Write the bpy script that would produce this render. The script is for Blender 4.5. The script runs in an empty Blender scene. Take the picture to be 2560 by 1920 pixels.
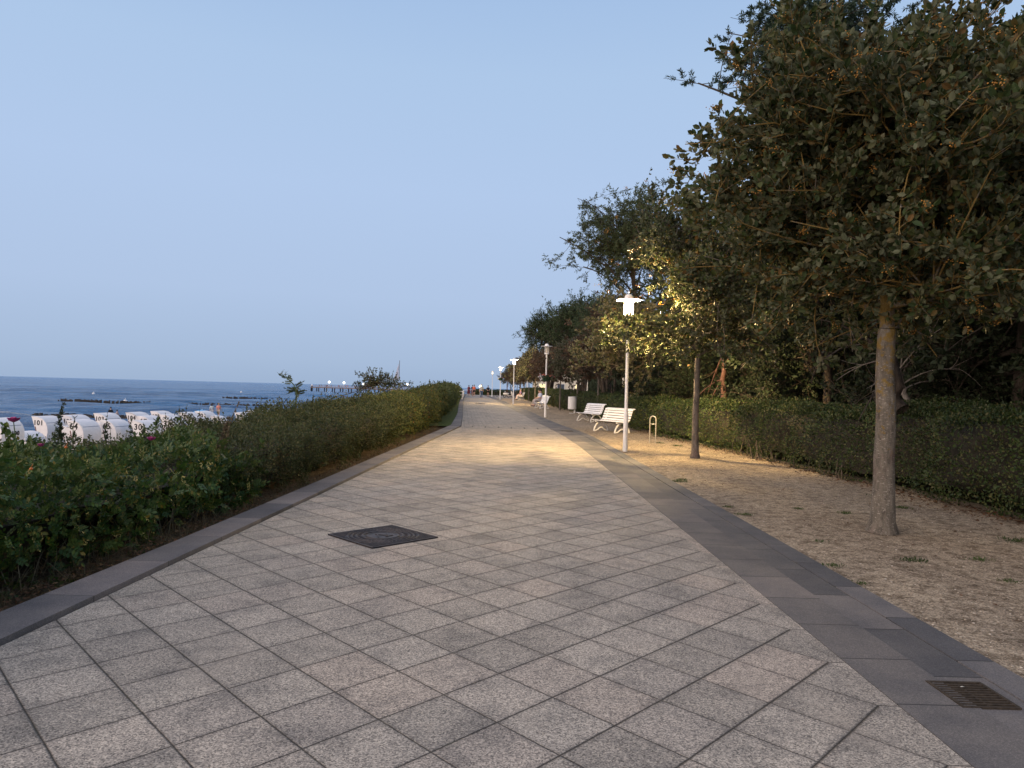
import bpy, math, random
import numpy as np
from mathutils import Vector, Matrix, Euler
from math import radians as R, sin, cos, pi

C = bpy.context.scene.collection
sc = bpy.context.scene

# ------------------------------------------------------------------ camera, world, light
cd = bpy.data.cameras.new('camera'); cam = bpy.data.objects.new('camera', cd); C.objects.link(cam)
cd.sensor_width = 36; cd.lens = 36 * 1790 / 2560; cd.clip_start = .05; cd.clip_end = 20000
cam.location = (0, 0, 1.55)
cam.rotation_euler = (Matrix.Rotation(R(90.384), 3, 'X') @ Matrix.Rotation(R(1.45), 3, 'Z')).to_euler()
sc.camera = cam
sc.view_settings.view_transform = 'Standard'; sc.view_settings.look = 'None'
sc.view_settings.gamma = 1; sc.view_settings.exposure = 0

SUN_AZ, SUN_EL = R(235), R(4)          # azimuth clockwise from +Y: afterglow behind and to the left
W = bpy.data.worlds.new('World'); sc.world = W; W.use_nodes = True
nt = W.node_tree; nt.nodes.clear()
def wn(t, **k):
    n = nt.nodes.new(t)
    for a, v in k.items(): setattr(n, a, v)
    return n
def wl(a, b): nt.links.new(a, b)
out = wn('ShaderNodeOutputWorld'); bg = wn('ShaderNodeBackground'); wl(bg.outputs[0], out.inputs[0])
sky = wn('ShaderNodeTexSky', sky_type='NISHITA', sun_disc=False, sun_elevation=SUN_EL, sun_rotation=SUN_AZ)
sky.dust_density = 1.5; sky.ozone_density = 3
bgs = wn('ShaderNodeBackground'); wl(sky.outputs[0], bgs.inputs[0]); bgs.inputs[1].default_value = .05
tc = wn('ShaderNodeTexCoord'); sep = wn('ShaderNodeSeparateXYZ'); wl(tc.outputs['Generated'], sep.inputs[0])
ramp = wn('ShaderNodeValToRGB'); wl(sep.outputs[2], ramp.inputs[0])
cr = ramp.color_ramp
def srgb(r, g, b):
    f = lambda c: (c/255/12.92) if c/255 <= .04045 else ((c/255+.055)/1.055)**2.4
    return (f(r), f(g), f(b), 1)
stops = [(0, (159, 180, 209)), (.03, (166, 187, 216)), (.12, (176, 197, 228)), (.26, (178, 201, 234)), (.40, (173, 199, 232)), (.52, (160, 189, 227)), (.8, (152, 182, 222))]
cr.elements[0].position = stops[0][0]; cr.elements[0].color = srgb(*stops[0][1])
cr.elements[1].position = stops[-1][0]; cr.elements[1].color = srgb(*stops[-1][1])
for p, c in stops[1:-1]:
    e = cr.elements.new(p); e.color = srgb(*c)
# afterglow of the set sun, behind the viewer
dp = wn('ShaderNodeVectorMath', operation='DOT_PRODUCT'); wl(tc.outputs['Generated'], dp.inputs[0])
dp.inputs[1].default_value = (sin(SUN_AZ)*cos(R(12)), cos(SUN_AZ)*cos(R(12)), sin(R(12)))
mr = wn('ShaderNodeMapRange', interpolation_type='SMOOTHSTEP'); wl(dp.outputs['Value'], mr.inputs[0])
mr.inputs[1].default_value = .15; mr.inputs[2].default_value = 1.0; mr.inputs[3].default_value = 0; mr.inputs[4].default_value = 1
glow = wn('ShaderNodeMix', data_type='RGBA', blend_type='ADD'); wl(mr.outputs[0], glow.inputs[0])
wl(ramp.outputs[0], glow.inputs[6]); glow.inputs[7].default_value = (2.0, 1.42, .95, 1)
wl(glow.outputs[2], bg.inputs[0]); bg.inputs[1].default_value = 1.0
addw = wn('ShaderNodeAddShader'); wl(bg.outputs[0], addw.inputs[0]); wl(bgs.outputs[0], addw.inputs[1])
wl(addw.outputs[0], out.inputs[0]); bgs.inputs[1].default_value = .004

sd = bpy.data.lights.new('sun', 'SUN'); so = bpy.data.objects.new('sun', sd); C.objects.link(so)
sd.energy = .35; sd.angle = R(35); sd.color = (1, .84, .72)
so.rotation_euler = Vector((sin(SUN_AZ)*cos(R(14)), cos(SUN_AZ)*cos(R(14)), sin(R(14)))).to_track_quat('Z', 'Y').to_euler()

# ------------------------------------------------------------------ helpers
def tag(o, label=None, cat=None, group=None, kind=None):
    if label: o['label'] = label
    if cat: o['category'] = cat
    if group: o['group'] = group
    if kind: o['kind'] = kind
    return o
def empty(name, loc=(0, 0, 0), rz=0, label=None, cat=None, group=None):
    o = bpy.data.objects.new(name, None); C.objects.link(o); o.empty_display_size = .1
    o.location = loc; o.rotation_euler = (0, 0, rz)
    return tag(o, label, cat, group)
def linkme(name, me, mat=None, parent=None):
    o = bpy.data.objects.new(name, me); C.objects.link(o)
    if mat is not None:
        me.materials.clear(); me.materials.append(mat)
    if parent is not None: o.parent = parent
    return o
def np_mesh(name, V, Q, smooth=False, T=None):
    """mesh from vertex array and quad array (and triangle array)"""
    V = np.asarray(V, dtype=np.float32).reshape(-1, 3)
    Q = np.asarray(Q if Q is not None else [], dtype=np.int32).reshape(-1, 4)
    T = np.asarray(T if T is not None else [], dtype=np.int32).reshape(-1, 3)
    me = bpy.data.meshes.new(name)
    me.vertices.add(len(V)); me.vertices.foreach_set('co', V.ravel())
    idx = np.concatenate([Q.ravel(), T.ravel()])
    me.loops.add(len(idx)); me.loops.foreach_set('vertex_index', idx)
    nq, ntr = len(Q), len(T)
    st = np.concatenate([np.arange(nq)*4, nq*4+np.arange(ntr)*3]).astype(np.int32)
    tot = np.concatenate([np.full(nq, 4), np.full(ntr, 3)]).astype(np.int32)
    me.polygons.add(nq+ntr); me.polygons.foreach_set('loop_start', st); me.polygons.foreach_set('loop_total', tot)
    me.polygons.foreach_set('use_smooth', np.full(nq+ntr, bool(smooth)))
    me.update(calc_edges=True); me.validate()
    return me
class MB:
    def __init__(s): s.V = []; s.Q = []; s.T = []; s.n = 0
    def add(s, V, Q=(), T=()):
        V = [tuple(v) for v in V]
        s.V += V; s.Q += [tuple(i+s.n for i in q) for q in Q]; s.T += [tuple(i+s.n for i in t) for t in T]; s.n += len(V)
    def box(s, c, d, rz=0, rx=0, ry=0, bev=0):
        M = Matrix.Translation(c) @ Euler((rx, ry, rz)).to_matrix().to_4x4()
        x, y, z = d[0]/2, d[1]/2, d[2]/2
        if bev <= 0:
            vs = [M @ Vector((a*x, b*y, e*z)) for a in (-1, 1) for b in (-1, 1) for e in (-1, 1)]
            s.add(vs, [(0, 1, 3, 2), (4, 6, 7, 5), (0, 4, 5, 1), (2, 3, 7, 6), (0, 2, 6, 4), (1, 5, 7, 3)])
        else:
            b_ = bev; rings = []
            for zz, ins in ((-z, b_), (-z+b_, 0), (z-b_, 0), (z, b_)):
                X, Y = x-ins, y-ins; k = b_ if ins == 0 else b_*.3
                ring = [(X-k, -Y), (X, -Y+k), (X, Y-k), (X-k, Y), (-X+k, Y), (-X, Y-k), (-X, -Y+k), (-X+k, -Y)]
                rings.append([M @ Vector((p[0], p[1], zz)) for p in ring])
            n = 8; vs = sum(rings, []); q = []
            for r in range(3):
                for i in range(n): q.append((r*n+i, r*n+(i+1) % n, (r+1)*n+(i+1) % n, (r+1)*n+i))
            q += [(3*n, 3*n+1, 3*n+2, 3*n+3), (3*n, 3*n+3, 3*n+4, 3*n+7), (3*n+4, 3*n+5, 3*n+6, 3*n+7),
                  (3, 2, 1, 0), (7, 4, 3, 0), (7, 6, 5, 4)]
            s.add(vs, q)
    def tube(s, pts, rad, k=8, cap=True):
        pts = [Vector(p) for p in pts]; n = len(pts)
        if not hasattr(rad, '__len__'): rad = [rad]*n
        rows = []
        up = Vector((0, 0, 1)); prev = None
        for i, p in enumerate(pts):
            t = (pts[min(i+1, n-1)]-pts[max(i-1, 0)]).normalized()
            if prev is None:
                a = t.cross(up)
                if a.length < .05: a = t.cross(Vector((0, 1, 0)))
            else: a = prev - t*prev.dot(t)
            a.normalize(); prev = a; b = t.cross(a)
            rows.append([p + a*(rad[i]*cos(2*pi*j/k)) + b*(rad[i]*sin(2*pi*j/k)) for j in range(k)])
        V = sum(rows, []); Q = [(i*k+j, i*k+(j+1) % k, (i+1)*k+(j+1) % k, (i+1)*k+j) for i in range(n-1) for j in range(k)]
        T = []
        if cap:
            V += [pts[0], pts[-1]]; a, b = n*k, n*k+1
            T = [(a, (j+1) % k, j) for j in range(k)] + [(b, (n-1)*k+j, (n-1)*k+(j+1) % k) for j in range(k)]
        s.add(V, Q, T)
    def lathe(s, prof, c=(0, 0, 0), k=20, M=None):
        c = Vector(c); rows = []
        for r, z in prof:
            rows.append([c + Vector((r*cos(2*pi*j/k), r*sin(2*pi*j/k), z)) for j in range(k)])
        V = sum(rows, []); n = len(prof)
        if M is not None: V = [M @ v for v in V]
        s.add(V, [(i*k+j, i*k+(j+1) % k, (i+1)*k+(j+1) % k, (i+1)*k+j) for i in range(n-1) for j in range(k)])
    def ball(s, c, r, k=12, n=8, sc_=(1, 1, 1)):
        c = Vector(c)
        prof = [(max(1e-4, sin(pi*i/n)), -cos(pi*i/n)) for i in range(n+1)]
        V = [c + Vector((r*p*cos(2*pi*j/k)*sc_[0], r*p*sin(2*pi*j/k)*sc_[1], r*z*sc_[2])) for p, z in prof for j in range(k)]
        s.add(V, [(i*k+j, i*k+(j+1) % k, (i+1)*k+(j+1) % k, (i+1)*k+j) for i in range(n) for j in range(k)])
    def poly_prism(s, pts, a, b, axis='x'):
        """extrude a closed convex-ish outline (list of 2-D) along axis from a to b with a triangle fan"""
        n = len(pts)
        def P(t, p): return (t, p[0], p[1]) if axis == 'x' else (p[0], p[1], t)
        cx = sum(p[0] for p in pts)/n; cy = sum(p[1] for p in pts)/n
        V = [P(a, p) for p in pts]+[P(b, p) for p in pts]+[P(a, (cx, cy)), P(b, (cx, cy))]
        Q = [(i, (i+1) % n, n+(i+1) % n, n+i) for i in range(n)]
        T = [(2*n, (i+1) % n, i) for i in range(n)]+[(2*n+1, n+i, n+(i+1) % n) for i in range(n)]
        s.add(V, Q, T)
    def mesh(s, name, smooth=False, ang=None):
        me = np_mesh(name, s.V, s.Q, smooth, s.T)
        if smooth and ang: me.set_sharp_from_angle(angle=R(ang))
        return me
    def build(s, name, mat, parent=None, smooth=False, ang=40):
        return linkme(name, s.mesh(name, smooth, ang), mat, parent)
def kids(o): return [c for c in bpy.data.objects if c.parent == o]
def copy_tree(o, parent=None, ch_map=None):
    c = o.copy(); C.objects.link(c)
    if parent is not None: c.parent = parent
    for ch in kids(o): copy_tree(ch, c)
    return c

# materials
class Mat:
    def __init__(s, name):
        s.m = bpy.data.materials.new(name); s.m.use_nodes = True; s.nt = s.m.node_tree
        s.b = s.nt.nodes['Principled BSDF']; s.out = s.nt.nodes['Material Output']
    def n(s, t, **k):
        x = s.nt.nodes.new(t)
        for a, v in k.items(): setattr(x, a, v)
        return x
    def l(s, a, b): s.nt.links.new(a, b)
    def pos(s, scale=(1, 1, 1)):
        g = s.n('ShaderNodeNewGeometry'); m = s.n('ShaderNodeMapping'); s.l(g.outputs['Position'], m.inputs[0])
        m.inputs['Scale'].default_value = scale; return m.outputs[0]
    def obj(s, scale=(1, 1, 1)):
        g = s.n('ShaderNodeTexCoord'); m = s.n('ShaderNodeMapping'); s.l(g.outputs['Object'], m.inputs[0])
        m.inputs['Scale'].default_value = scale; return m.outputs[0]
    def noise(s, v, sc_, det=3, rough=.6):
        x = s.n('ShaderNodeTexNoise'); s.l(v, x.inputs['Vector']); x.inputs['Scale'].default_value = sc_
        x.inputs['Detail'].default_value = det; x.inputs['Roughness'].default_value = rough; return x.outputs[0]
    def ramp(s, v, st, interp='LINEAR'):
        x = s.n('ShaderNodeValToRGB'); s.l(v, x.inputs[0]); c = x.color_ramp; c.interpolation = interp
        c.elements[0].position = st[0][0]; c.elements[0].color = (*st[0][1], 1)
        c.elements[1].position = st[-1][0]; c.elements[1].color = (*st[-1][1], 1)
        for p, col in st[1:-1]:
            e = c.elements.new(p); e.color = (*col, 1)
        return x.outputs[0]
    def math(s, op, a, b=None, c=None, clamp=False):
        x = s.n('ShaderNodeMath', operation=op, use_clamp=clamp)
        for i, v in enumerate((a, b, c)):
            if v is None: continue
            if isinstance(v, (int, float)): x.inputs[i].default_value = v
            else: s.l(v, x.inputs[i])
        return x.outputs[0]
    def mix(s, f, a, b, mode='MIX'):
        x = s.n('ShaderNodeMix', data_type='RGBA', blend_type=mode)
        for i, v in ((0, f), (6, a), (7, b)):
            if isinstance(v, (int, float)): x.inputs[i].default_value = v
            elif isinstance(v, tuple): x.inputs[i].default_value = (*v[:3], 1)
            else: s.l(v, x.inputs[i])
        return x.outputs[2]
    def col(s, v):
        if isinstance(v, tuple): s.b.inputs['Base Color'].default_value = (*v[:3], 1)
        else: s.l(v, s.b.inputs['Base Color'])
    def bump(s, v, st=.3, d=.01):
        x = s.n('ShaderNodeBump'); s.l(v, x.inputs['Height']); x.inputs['Strength'].default_value = st; x.inputs['Distance'].default_value = d
        s.l(x.outputs[0], s.b.inputs['Normal'])
    def set(s, rough=.6, metal=0, spec=.5):
        s.b.inputs['Roughness'].default_value = rough; s.b.inputs['Metallic'].default_value = metal
        s.b.inputs['Specular IOR Level'].default_value = spec; return s
def simple(name, c, rough=.6, metal=0, var=.15, scale=8, spec=.4):
    m = Mat(name).set(rough, metal, spec)
    f = m.noise(m.obj(), scale, 4)
    m.col(m.ramp(f, [(.3, tuple(x*(1-var) for x in c)), (.7, tuple(min(1, x*(1+var)) for x in c))]))
    m.bump(f, .08, .004)
    return m.m
def leafmat(name, cols, rough=.55, trans=.25, back=None, spec=.3):
    m = Mat(name).set(rough, 0, spec)
    g = m.n('ShaderNodeNewGeometry')
    st = [(i/(len(cols)-1), c) for i, c in enumerate(cols)]
    c = m.ramp(g.outputs['Random Per Island'], st)
    big = m.noise(m.pos(), .8, 2)
    c = m.mix(1.0, c, m.ramp(big, [(.3, (.72, .72, .72)), (.7, (1.25, 1.25, 1.2))]), 'MULTIPLY')
    if back: c = m.mix(m.math('MULTIPLY', g.outputs['Backfacing'], .6), c, back)
    m.col(c)
    t = m.n('ShaderNodeBsdfTranslucent'); m.l(c, t.inputs[0])
    mx = m.n('ShaderNodeMixShader'); mx.inputs[0].default_value = trans
    m.l(m.b.outputs[0], mx.inputs[1]); m.l(t.outputs[0], mx.inputs[2]); m.l(mx.outputs[0], m.out.inputs[0])
    return m.m
def emis(name, c, s, alpha=1):
    m = Mat(name); e = m.n('ShaderNodeEmission'); e.inputs[0].default_value = (*c, 1); e.inputs[1].default_value = s
    if alpha < 1:
        t = m.n('ShaderNodeBsdfTransparent'); x = m.n('ShaderNodeMixShader'); x.inputs[0].default_value = alpha
        m.l(t.outputs[0], x.inputs[1]); m.l(e.outputs[0], x.inputs[2]); m.l(x.outputs[0], m.out.inputs[0])
    else: m.l(e.outputs[0], m.out.inputs[0])
    return m.m

# ------------------------------------------------------------------ place geometry tables
def G(Y):
    t = min(1, max(0, (Y-35)/27)); return .2*t*t*(3-2*t)
def tab(T):
    ys = [p[0] for p in T]; xs = [p[1] for p in T]
    return lambda y: float(np.interp(y, ys, xs))
KI = tab([(-10, -3.2), (4, -2.91), (6.8, -2.80), (10.2, -2.66), (17.8, -2.40), (28.5, -1.99), (38.8, -2.64), (50, -3.4), (78, -5.25), (115, -7.5), (136, -8.6), (160, -10)])
KO = tab([(-10, -3.6), (4, -3.28), (6.8, -3.14), (10.2, -3.02), (17.8, -2.78), (28.9, -2.42), (41, -3.08), (54, -3.98), (78, -5.6), (115, -7.85), (136, -8.95), (160, -10.4)])
PR = tab([(-10, 2.02), (8, 1.98), (14, 1.95), (20, 1.92), (24, 1.80), (29, 1.55), (34, 1.2), (43.5, .64), (54.6, -.3), (78, -1.6), (101, -3.0), (130, -5.0), (160, -7)])
BJ = tab([(-10, 2.42), (8, 2.40), (14, 2.38), (20, 2.33), (24, 2.2), (29, 1.97), (34, 1.66), (43.5, 1.08), (54.6, .12), (78, -1.2), (101, -2.65), (130, -4.7), (160, -6.7)])
BO = tab([(-10, 2.93), (8, 2.90), (14, 2.86), (20, 2.85), (24, 2.8), (27.5, 2.62), (31.5, 2.25), (46.6, 1.3), (58, .15), (78, -.9), (102.8, -2.4), (130, -4.4), (160, -6.4)])
HX = tab([(-6, 7.3), (6, 6.95), (10, 6.55), (14, 6.3), (17, 6.0), (20.5, 5.75), (23, 5.45), (28, 5.15), (38, 4.8), (47, 4.3), (52, 3.7), (76, 2.3), (110, 1.2)])
def PXY(px, py, D):
    """world point at depth D seen at full-size pixel (px,py) of the survey photograph"""
    d = cam.matrix_basis.to_3x3() @ Vector(((px-1280)/1790, -(py-960)/1790, -1)); t = D/d.y
    return Vector((d.x*t, D, 1.55+d.z*t))
cam.rotation_euler = cam.rotation_euler
cam.matrix_basis = Matrix.Translation(cam.location) @ cam.rotation_euler.to_matrix().to_4x4()

BEACH = -2.1; SEA = -2.8
def landz(x, y):
    g = G(y) - .07
    xe = KO(max(-10, min(160, y))) - 4.5
    if y > 160: xe = KO(160) - 4.5 + (y-160)*.25
    if y > 170: g = max(-4, g-(y-170)*.012)
    if x > xe: return g
    t = min(1, (xe-x)/5); z = g + (BEACH-g)*(t*t*(3-2*t))
    xs = -30 if y < 100 else -30+(y-100)*.2
    if x < xs+6: z = BEACH - max(0, (xs+6-x))*.12
    return max(z, -6)

# ------------------------------------------------------------------ setting materials
def paver_mat():
    m = Mat('paver').set(.85, 0, .25)
    P = m.pos(); sp = m.n('ShaderNodeSeparateXYZ'); m.l(P, sp.inputs[0]); X, Y = sp.outputs[0], sp.outputs[1]
    wob = m.noise(P, 5, 2)
    ww = m.math('MULTIPLY', m.math('SUBTRACT', wob, .5), .012)
    s = .3960   # slab edge incl. joint (half diagonal .28)
    gx = m.math('DIVIDE', m.math('SUBTRACT', X, -1.40), .2740*2); gy = m.math('DIVIDE', m.math('SUBTRACT', Y, 4.19), .2855*2)
    a = m.math('ADD', gx, gy)
    b = m.math('SUBTRACT', gx, gy)
    u = m.math('ADD', a, 40.0); v = m.math('ADD', b, 140.0)
    far = m.math('GREATER_THAN', Y, m.math('SUBTRACT', 28.25, m.math('MULTIPLY', X, .12)))
    # straight courses beyond the bend
    u2 = m.math('ADD', m.math('DIVIDE', m.math('ADD', X, m.math('MULTIPLY', Y, .068)), .4), 70.3)
    v2 = m.math('ADD', m.math('DIVIDE', m.math('SUBTRACT', Y, m.math('MULTIPLY', X, .068)), .4), 3.1)
    v2s = m.math('FLOOR', v2)
    u2 = m.math('ADD', u2, m.math('MULTIPLY', v2s, .5))
    def mixf(f, p, q): return m.math('ADD', m.math('MULTIPLY', m.math('SUBTRACT', 1, f), p), m.math('MULTIPLY', f, q))
    U = mixf(far, u, u2); V = mixf(far, v, v2)
    # cut stones along the right border: close the diagonal grid with a cross joint
    capz = m.math('MULTIPLY', m.math('GREATER_THAN', X, 1.888), m.math('SUBTRACT', 1, far))
    def joint(t, w):
        f = m.math('FRACT', m.math('ADD', t, ww)); d = m.math('MINIMUM', f, m.math('SUBTRACT', 1, f))
        return m.math('SUBTRACT', 1, m.math('SMOOTH_MIN', m.math('DIVIDE', d, w), 1.0, .2), clamp=True)
    wv = m.math('ADD', .010, m.math('MULTIPLY', m.noise(P, .9, 1), .010))
    xw = m.math('MULTIPLY_ADD', X, .25, .5, clamp=True)
    jU = joint(U, m.math('MULTIPLY_ADD', xw, -.010, .021)); jV = joint(V, m.math('MULTIPLY', wv, m.math('MULTIPLY_ADD', xw, .9, 1.0)))
    jd = m.math('MULTIPLY', m.math('MAXIMUM', jU, jV), m.math('SUBTRACT', 1, capz))
    jc = m.math('MULTIPLY', joint(m.math('ADD', m.math('DIVIDE', m.math('SUBTRACT', Y, 3.619), .571), 40.0), .010), capz)
    J = m.math('MAXIMUM', jd, jc)
    yr = m.math('SUBTRACT', 28.25, m.math('MULTIPLY', X, .12)); dy = m.math('ABSOLUTE', m.math('SUBTRACT', Y, m.math('ADD', yr, .25)))
    fx = m.math('FRACT', m.math('DIVIDE', X, .52)); J = m.math('MAXIMUM', J, m.math('MULTIPLY', m.math('LESS_THAN', dy, .45), m.math('LESS_THAN', fx, .075)))
    cell = m.n('ShaderNodeCombineXYZ')
    m.l(m.math('FLOOR', U), cell.inputs[0]); m.l(mixf(capz, m.math('FLOOR', V), m.math('FLOOR', m.math('DIVIDE', m.math('SUBTRACT', Y, 3.619), .571))), cell.inputs[1])
    wnn = m.n('ShaderNodeTexWhiteNoise', noise_dimensions='3D'); m.l(cell.outputs[0], wnn.inputs[0])
    tone = m.ramp(wnn.outputs[0], [(0, (.282, .252, .216)), (.35, (.322, .288, .246)), (.6, (.352, .314, .268)), (.85, (.368, .314, .262)), (1, (.306, .274, .238))])
    # exposed aggregate: fine light and dark grains
    vo = m.n('ShaderNodeTexVoronoi'); m.l(P, vo.inputs['Vector']); vo.inputs['Scale'].default_value = 150
    gr = m.ramp(m.n_sep(vo.outputs['Color']), [(0, (.36, .36, .37)), (.3, (.8, .8, .8)), (.62, (1.08, 1.07, 1.05)), (1, (1.7, 1.67, 1.6))])
    st_ = m.noise(m.pos((1, 1, 1)), 2.6, 6, .7)
    stain = m.ramp(st_, [(.36, (.70, .71, .73)), (.5, (.98, .98, .98)), (.68, (1.12, 1.11, 1.10))])
    big = m.ramp(m.noise(P, .35, 3), [(.3, (.86, .87, .89)), (.7, (1.1, 1.09, 1.07))])
    c = m.mix(1.0, tone, gr, 'MULTIPLY'); c = m.mix(1.0, c, stain, 'MULTIPLY'); c = m.mix(1.0, c, big, 'MULTIPLY')
    gum = m.n('ShaderNodeTexVoronoi'); m.l(P, gum.inputs['Vector']); gum.inputs['Scale'].default_value = 1.9; gum.inputs['Randomness'].default_value = 1
    gm = m.math('MULTIPLY', m.math('LESS_THAN', gum.outputs['Distance'], .028), m.math('GREATER_THAN', m.n_sep(gum.outputs['Color']), .5)); c = m.mix(m.math('MULTIPLY', gm, .6), c, (.06, .055, .05))
    drift = m.ramp(m.noise(m.pos((1, .3, 1)), 1.4, 7, .75), [(.56, (0, 0, 0)), (.72, (.45, .45, .45))]); c = m.mix(drift, c, (.42, .36, .29))
    # darker worn rim of each slab
    def edge(t):
        f = m.math('FRACT', t); return m.math('MINIMUM', f, m.math('SUBTRACT', 1, f))
    e = m.math('MINIMUM', edge(U), edge(V)); eN = m.math('ADD', e, m.math('MULTIPLY', m.math('SUBTRACT', m.noise(P, 9, 4), .5), .22))
    rim = m.ramp(eN, [(-.02, (.80, .80, .81)), (.10, (1, 1, 1))])
    c = m.mix(m.math('SUBTRACT', 1, capz), c, m.mix(1.0, c, rim, 'MULTIPLY'))
    moss = m.ramp(m.noise(P, 3, 4), [(.35, (.018, .016, .015)), (.62, (.03, .027, .022)), (.75, (.035, .042, .016))])
    m.col(m.mix(J, c, moss))
    h = m.math('ADD', m.math('MULTIPLY', m.n_sep(vo.outputs['Color']), .12), m.math('MULTIPLY', J, -1.0))
    h = m.math('ADD', h, m.math('MULTIPLY', wnn.outputs[0], .25))
    m.bump(h, .55, .008)
    return m.m
def n_sep(s, c):
    x = s.n('ShaderNodeSeparateColor'); s.l(c, x.inputs[0]); return x.outputs[0]
Mat.n_sep = n_sep
def granite(name, base, seams=None, seamw=.006, off=0.0):
    m = Mat(name).set(.75, 0, .25); P = m.pos()
    vo = m.n('ShaderNodeTexVoronoi'); m.l(P, vo.inputs['Vector']); vo.inputs['Scale'].default_value = 210
    gr = m.ramp(m.n_sep(vo.outputs['Color']), [(0, (.72, .72, .74)), (.7, (1.02, 1.02, 1.02)), (1, (1.35, 1.33, 1.3))])
    st_ = m.ramp(m.noise(P, 1.7, 5), [(.3, (.74, .76, .80)), (.7, (1.3, 1.25, 1.18))])
    c = m.mix(1.0, base, gr, 'MULTIPLY'); c = m.mix(1.0, c, st_, 'MULTIPLY')
    sp = m.n('ShaderNodeSeparateXYZ'); m.l(P, sp.inputs[0])
    yy = m.math('DIVIDE', m.math('ADD', sp.outputs[1], off+10), seams or .8)
    cell = m.math('FLOOR', yy)
    wnn = m.n('ShaderNodeTexWhiteNoise', noise_dimensions='1D'); m.l(cell, wnn.inputs['W'])
    c = m.mix(1.0, c, m.ramp(wnn.outputs[0], [(0, (.72, .73, .76)), (.5, (1, .99, .98)), (1, (1.32, 1.25, 1.2))]), 'MULTIPLY')
    f = m.math('FRACT', yy)
    d = m.math('MINIMUM', f, m.math('SUBTRACT', 1, f)); J = m.math('LESS_THAN', d, seamw/(seams or .8)/1.2)
    m.col(m.mix(J, c, (.035, .035, .036))); m.bump(m.math('MULTIPLY', m.n_sep(vo.outputs['Color']), .3), .35, .003)
    m.l(m.math('MULTIPLY_ADD', m.noise(P, 3, 3), .25, .65), m.b.inputs['Roughness'])
    return m.m
def gravel_mat():
    m = Mat('gravel').set(.95, 0, .15); P = m.pos()
    vo = m.n('ShaderNodeTexVoronoi'); m.l(P, vo.inputs['Vector']); vo.inputs['Scale'].default_value = 95
    vo2 = m.n('ShaderNodeTexVoronoi'); m.l(P, vo2.inputs['Vector']); vo2.inputs['Scale'].default_value = 38
    g1 = m.ramp(m.n_sep(vo.outputs['Color']), [(0, (.14, .115, .088)), (.3, (.30, .25, .19)), (.7, (.42, .35, .265)), (1, (.56, .47, .37))])
    sparse = m.math('GREATER_THAN', m.n_sep(vo2.outputs['Color']), .86)
    c = m.mix(m.math('MULTIPLY', sparse, m.math('LESS_THAN', vo2.outputs['Distance'], .45)), g1, (.55, .47, .37))
    dk = m.ramp(m.noise(P, 7, 6, .75), [(.38, (.45, .42, .40)), (.55, (1, 1, 1))])
    big = m.ramp(m.noise(m.pos((1, .5, 1)), 1.1, 4), [(.3, (.78, .76, .74)), (.7, (1.2, 1.18, 1.12))])
    c = m.mix(1.0, c, dk, 'MULTIPLY'); c = m.mix(1.0, c, big, 'MULTIPLY'); m.col(c)
    m.bump(m.math('ADD', vo.outputs['Distance'], m.math('MULTIPLY', m.noise(P, 20, 5), 1.2)), .9, .012)
    return m.m
def soil_mat(name, a, b, c3, sc_=6):
    m = Mat(name).set(.95, 0, .1); P = m.pos()
    m.col(m.ramp(m.noise(P, sc_, 8, .75), [(.35, a), (.5, b), (.68, c3)])); m.bump(m.noise(P, 25, 6), .9, .03); return m.m
def ground_mat():
    m = Mat('ground').set(.95, 0, .1); P = m.pos(); sp = m.n('ShaderNodeSeparateXYZ'); m.l(P, sp.inputs[0])
    so_ = m.ramp(m.noise(P, 5, 8, .75), [(.35, (.035, .026, .016)), (.5, (.07, .05, .032)), (.68, (.12, .095, .065))])
    sa = m.ramp(m.noise(P, 3, 6, .7), [(.35, (.34, .29, .22)), (.68, (.48, .42, .33))])
    m.col(m.mix(m.math('LESS_THAN', sp.outputs[2], -1.2), so_, sa)); m.bump(m.noise(P, 18, 6), .8, .03); return m.m

M_ = {}
M_['paver'] = paver_mat(); M_['kerb'] = granite('kerb stone', (.15, .14, .14), 1.0, .004)
M_['band'] = granite('dark granite', (.15, .142, .136), .62, .006)
M_['band2'] = granite('dark granite gutter', (.13, .127, .126), .8, .007, .37); M_['band3'] = granite('dark granite edge', (.125, .125, .128), .8, .007, .13)
M_['gravel'] = gravel_mat(); M_['ground'] = ground_mat()
M_['verge'] = soil_mat('grass verge', (.03, .045, .012), (.06, .085, .025), (.1, .12, .045), 14)

def strip(name, xl, xr, y0, y1, z, mat, n=160, th=.06, label=None, zl=None, parts=4):
    ys = np.unique(np.concatenate([np.linspace(y0, min(y1, 34), n), np.linspace(min(y1, 34), y1, 90)]))
    V = []; Q = []; k = parts+1
    for y in ys:
        a, b = xl(y), xr(y)
        for j in range(k):
            V.append((a+(b-a)*j/parts, y, G(y)+z))
        V.append((a, y, G(y)+z-th)); V.append((b, y, G(y)+z-th))
    w = k+2
    for i in range(len(ys)-1):
        for j in range(parts): Q.append((i*w+j, i*w+j+1, (i+1)*w+j+1, (i+1)*w+j))
        Q.append((i*w+k, i*w, (i+1)*w, (i+1)*w+k)); Q.append((i*w+parts, i*w+k+1, (i+1)*w+k+1, (i+1)*w+parts))
    o = linkme(name, np_mesh(name, V, Q), mat); tag(o, kind='structure'); return o

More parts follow.
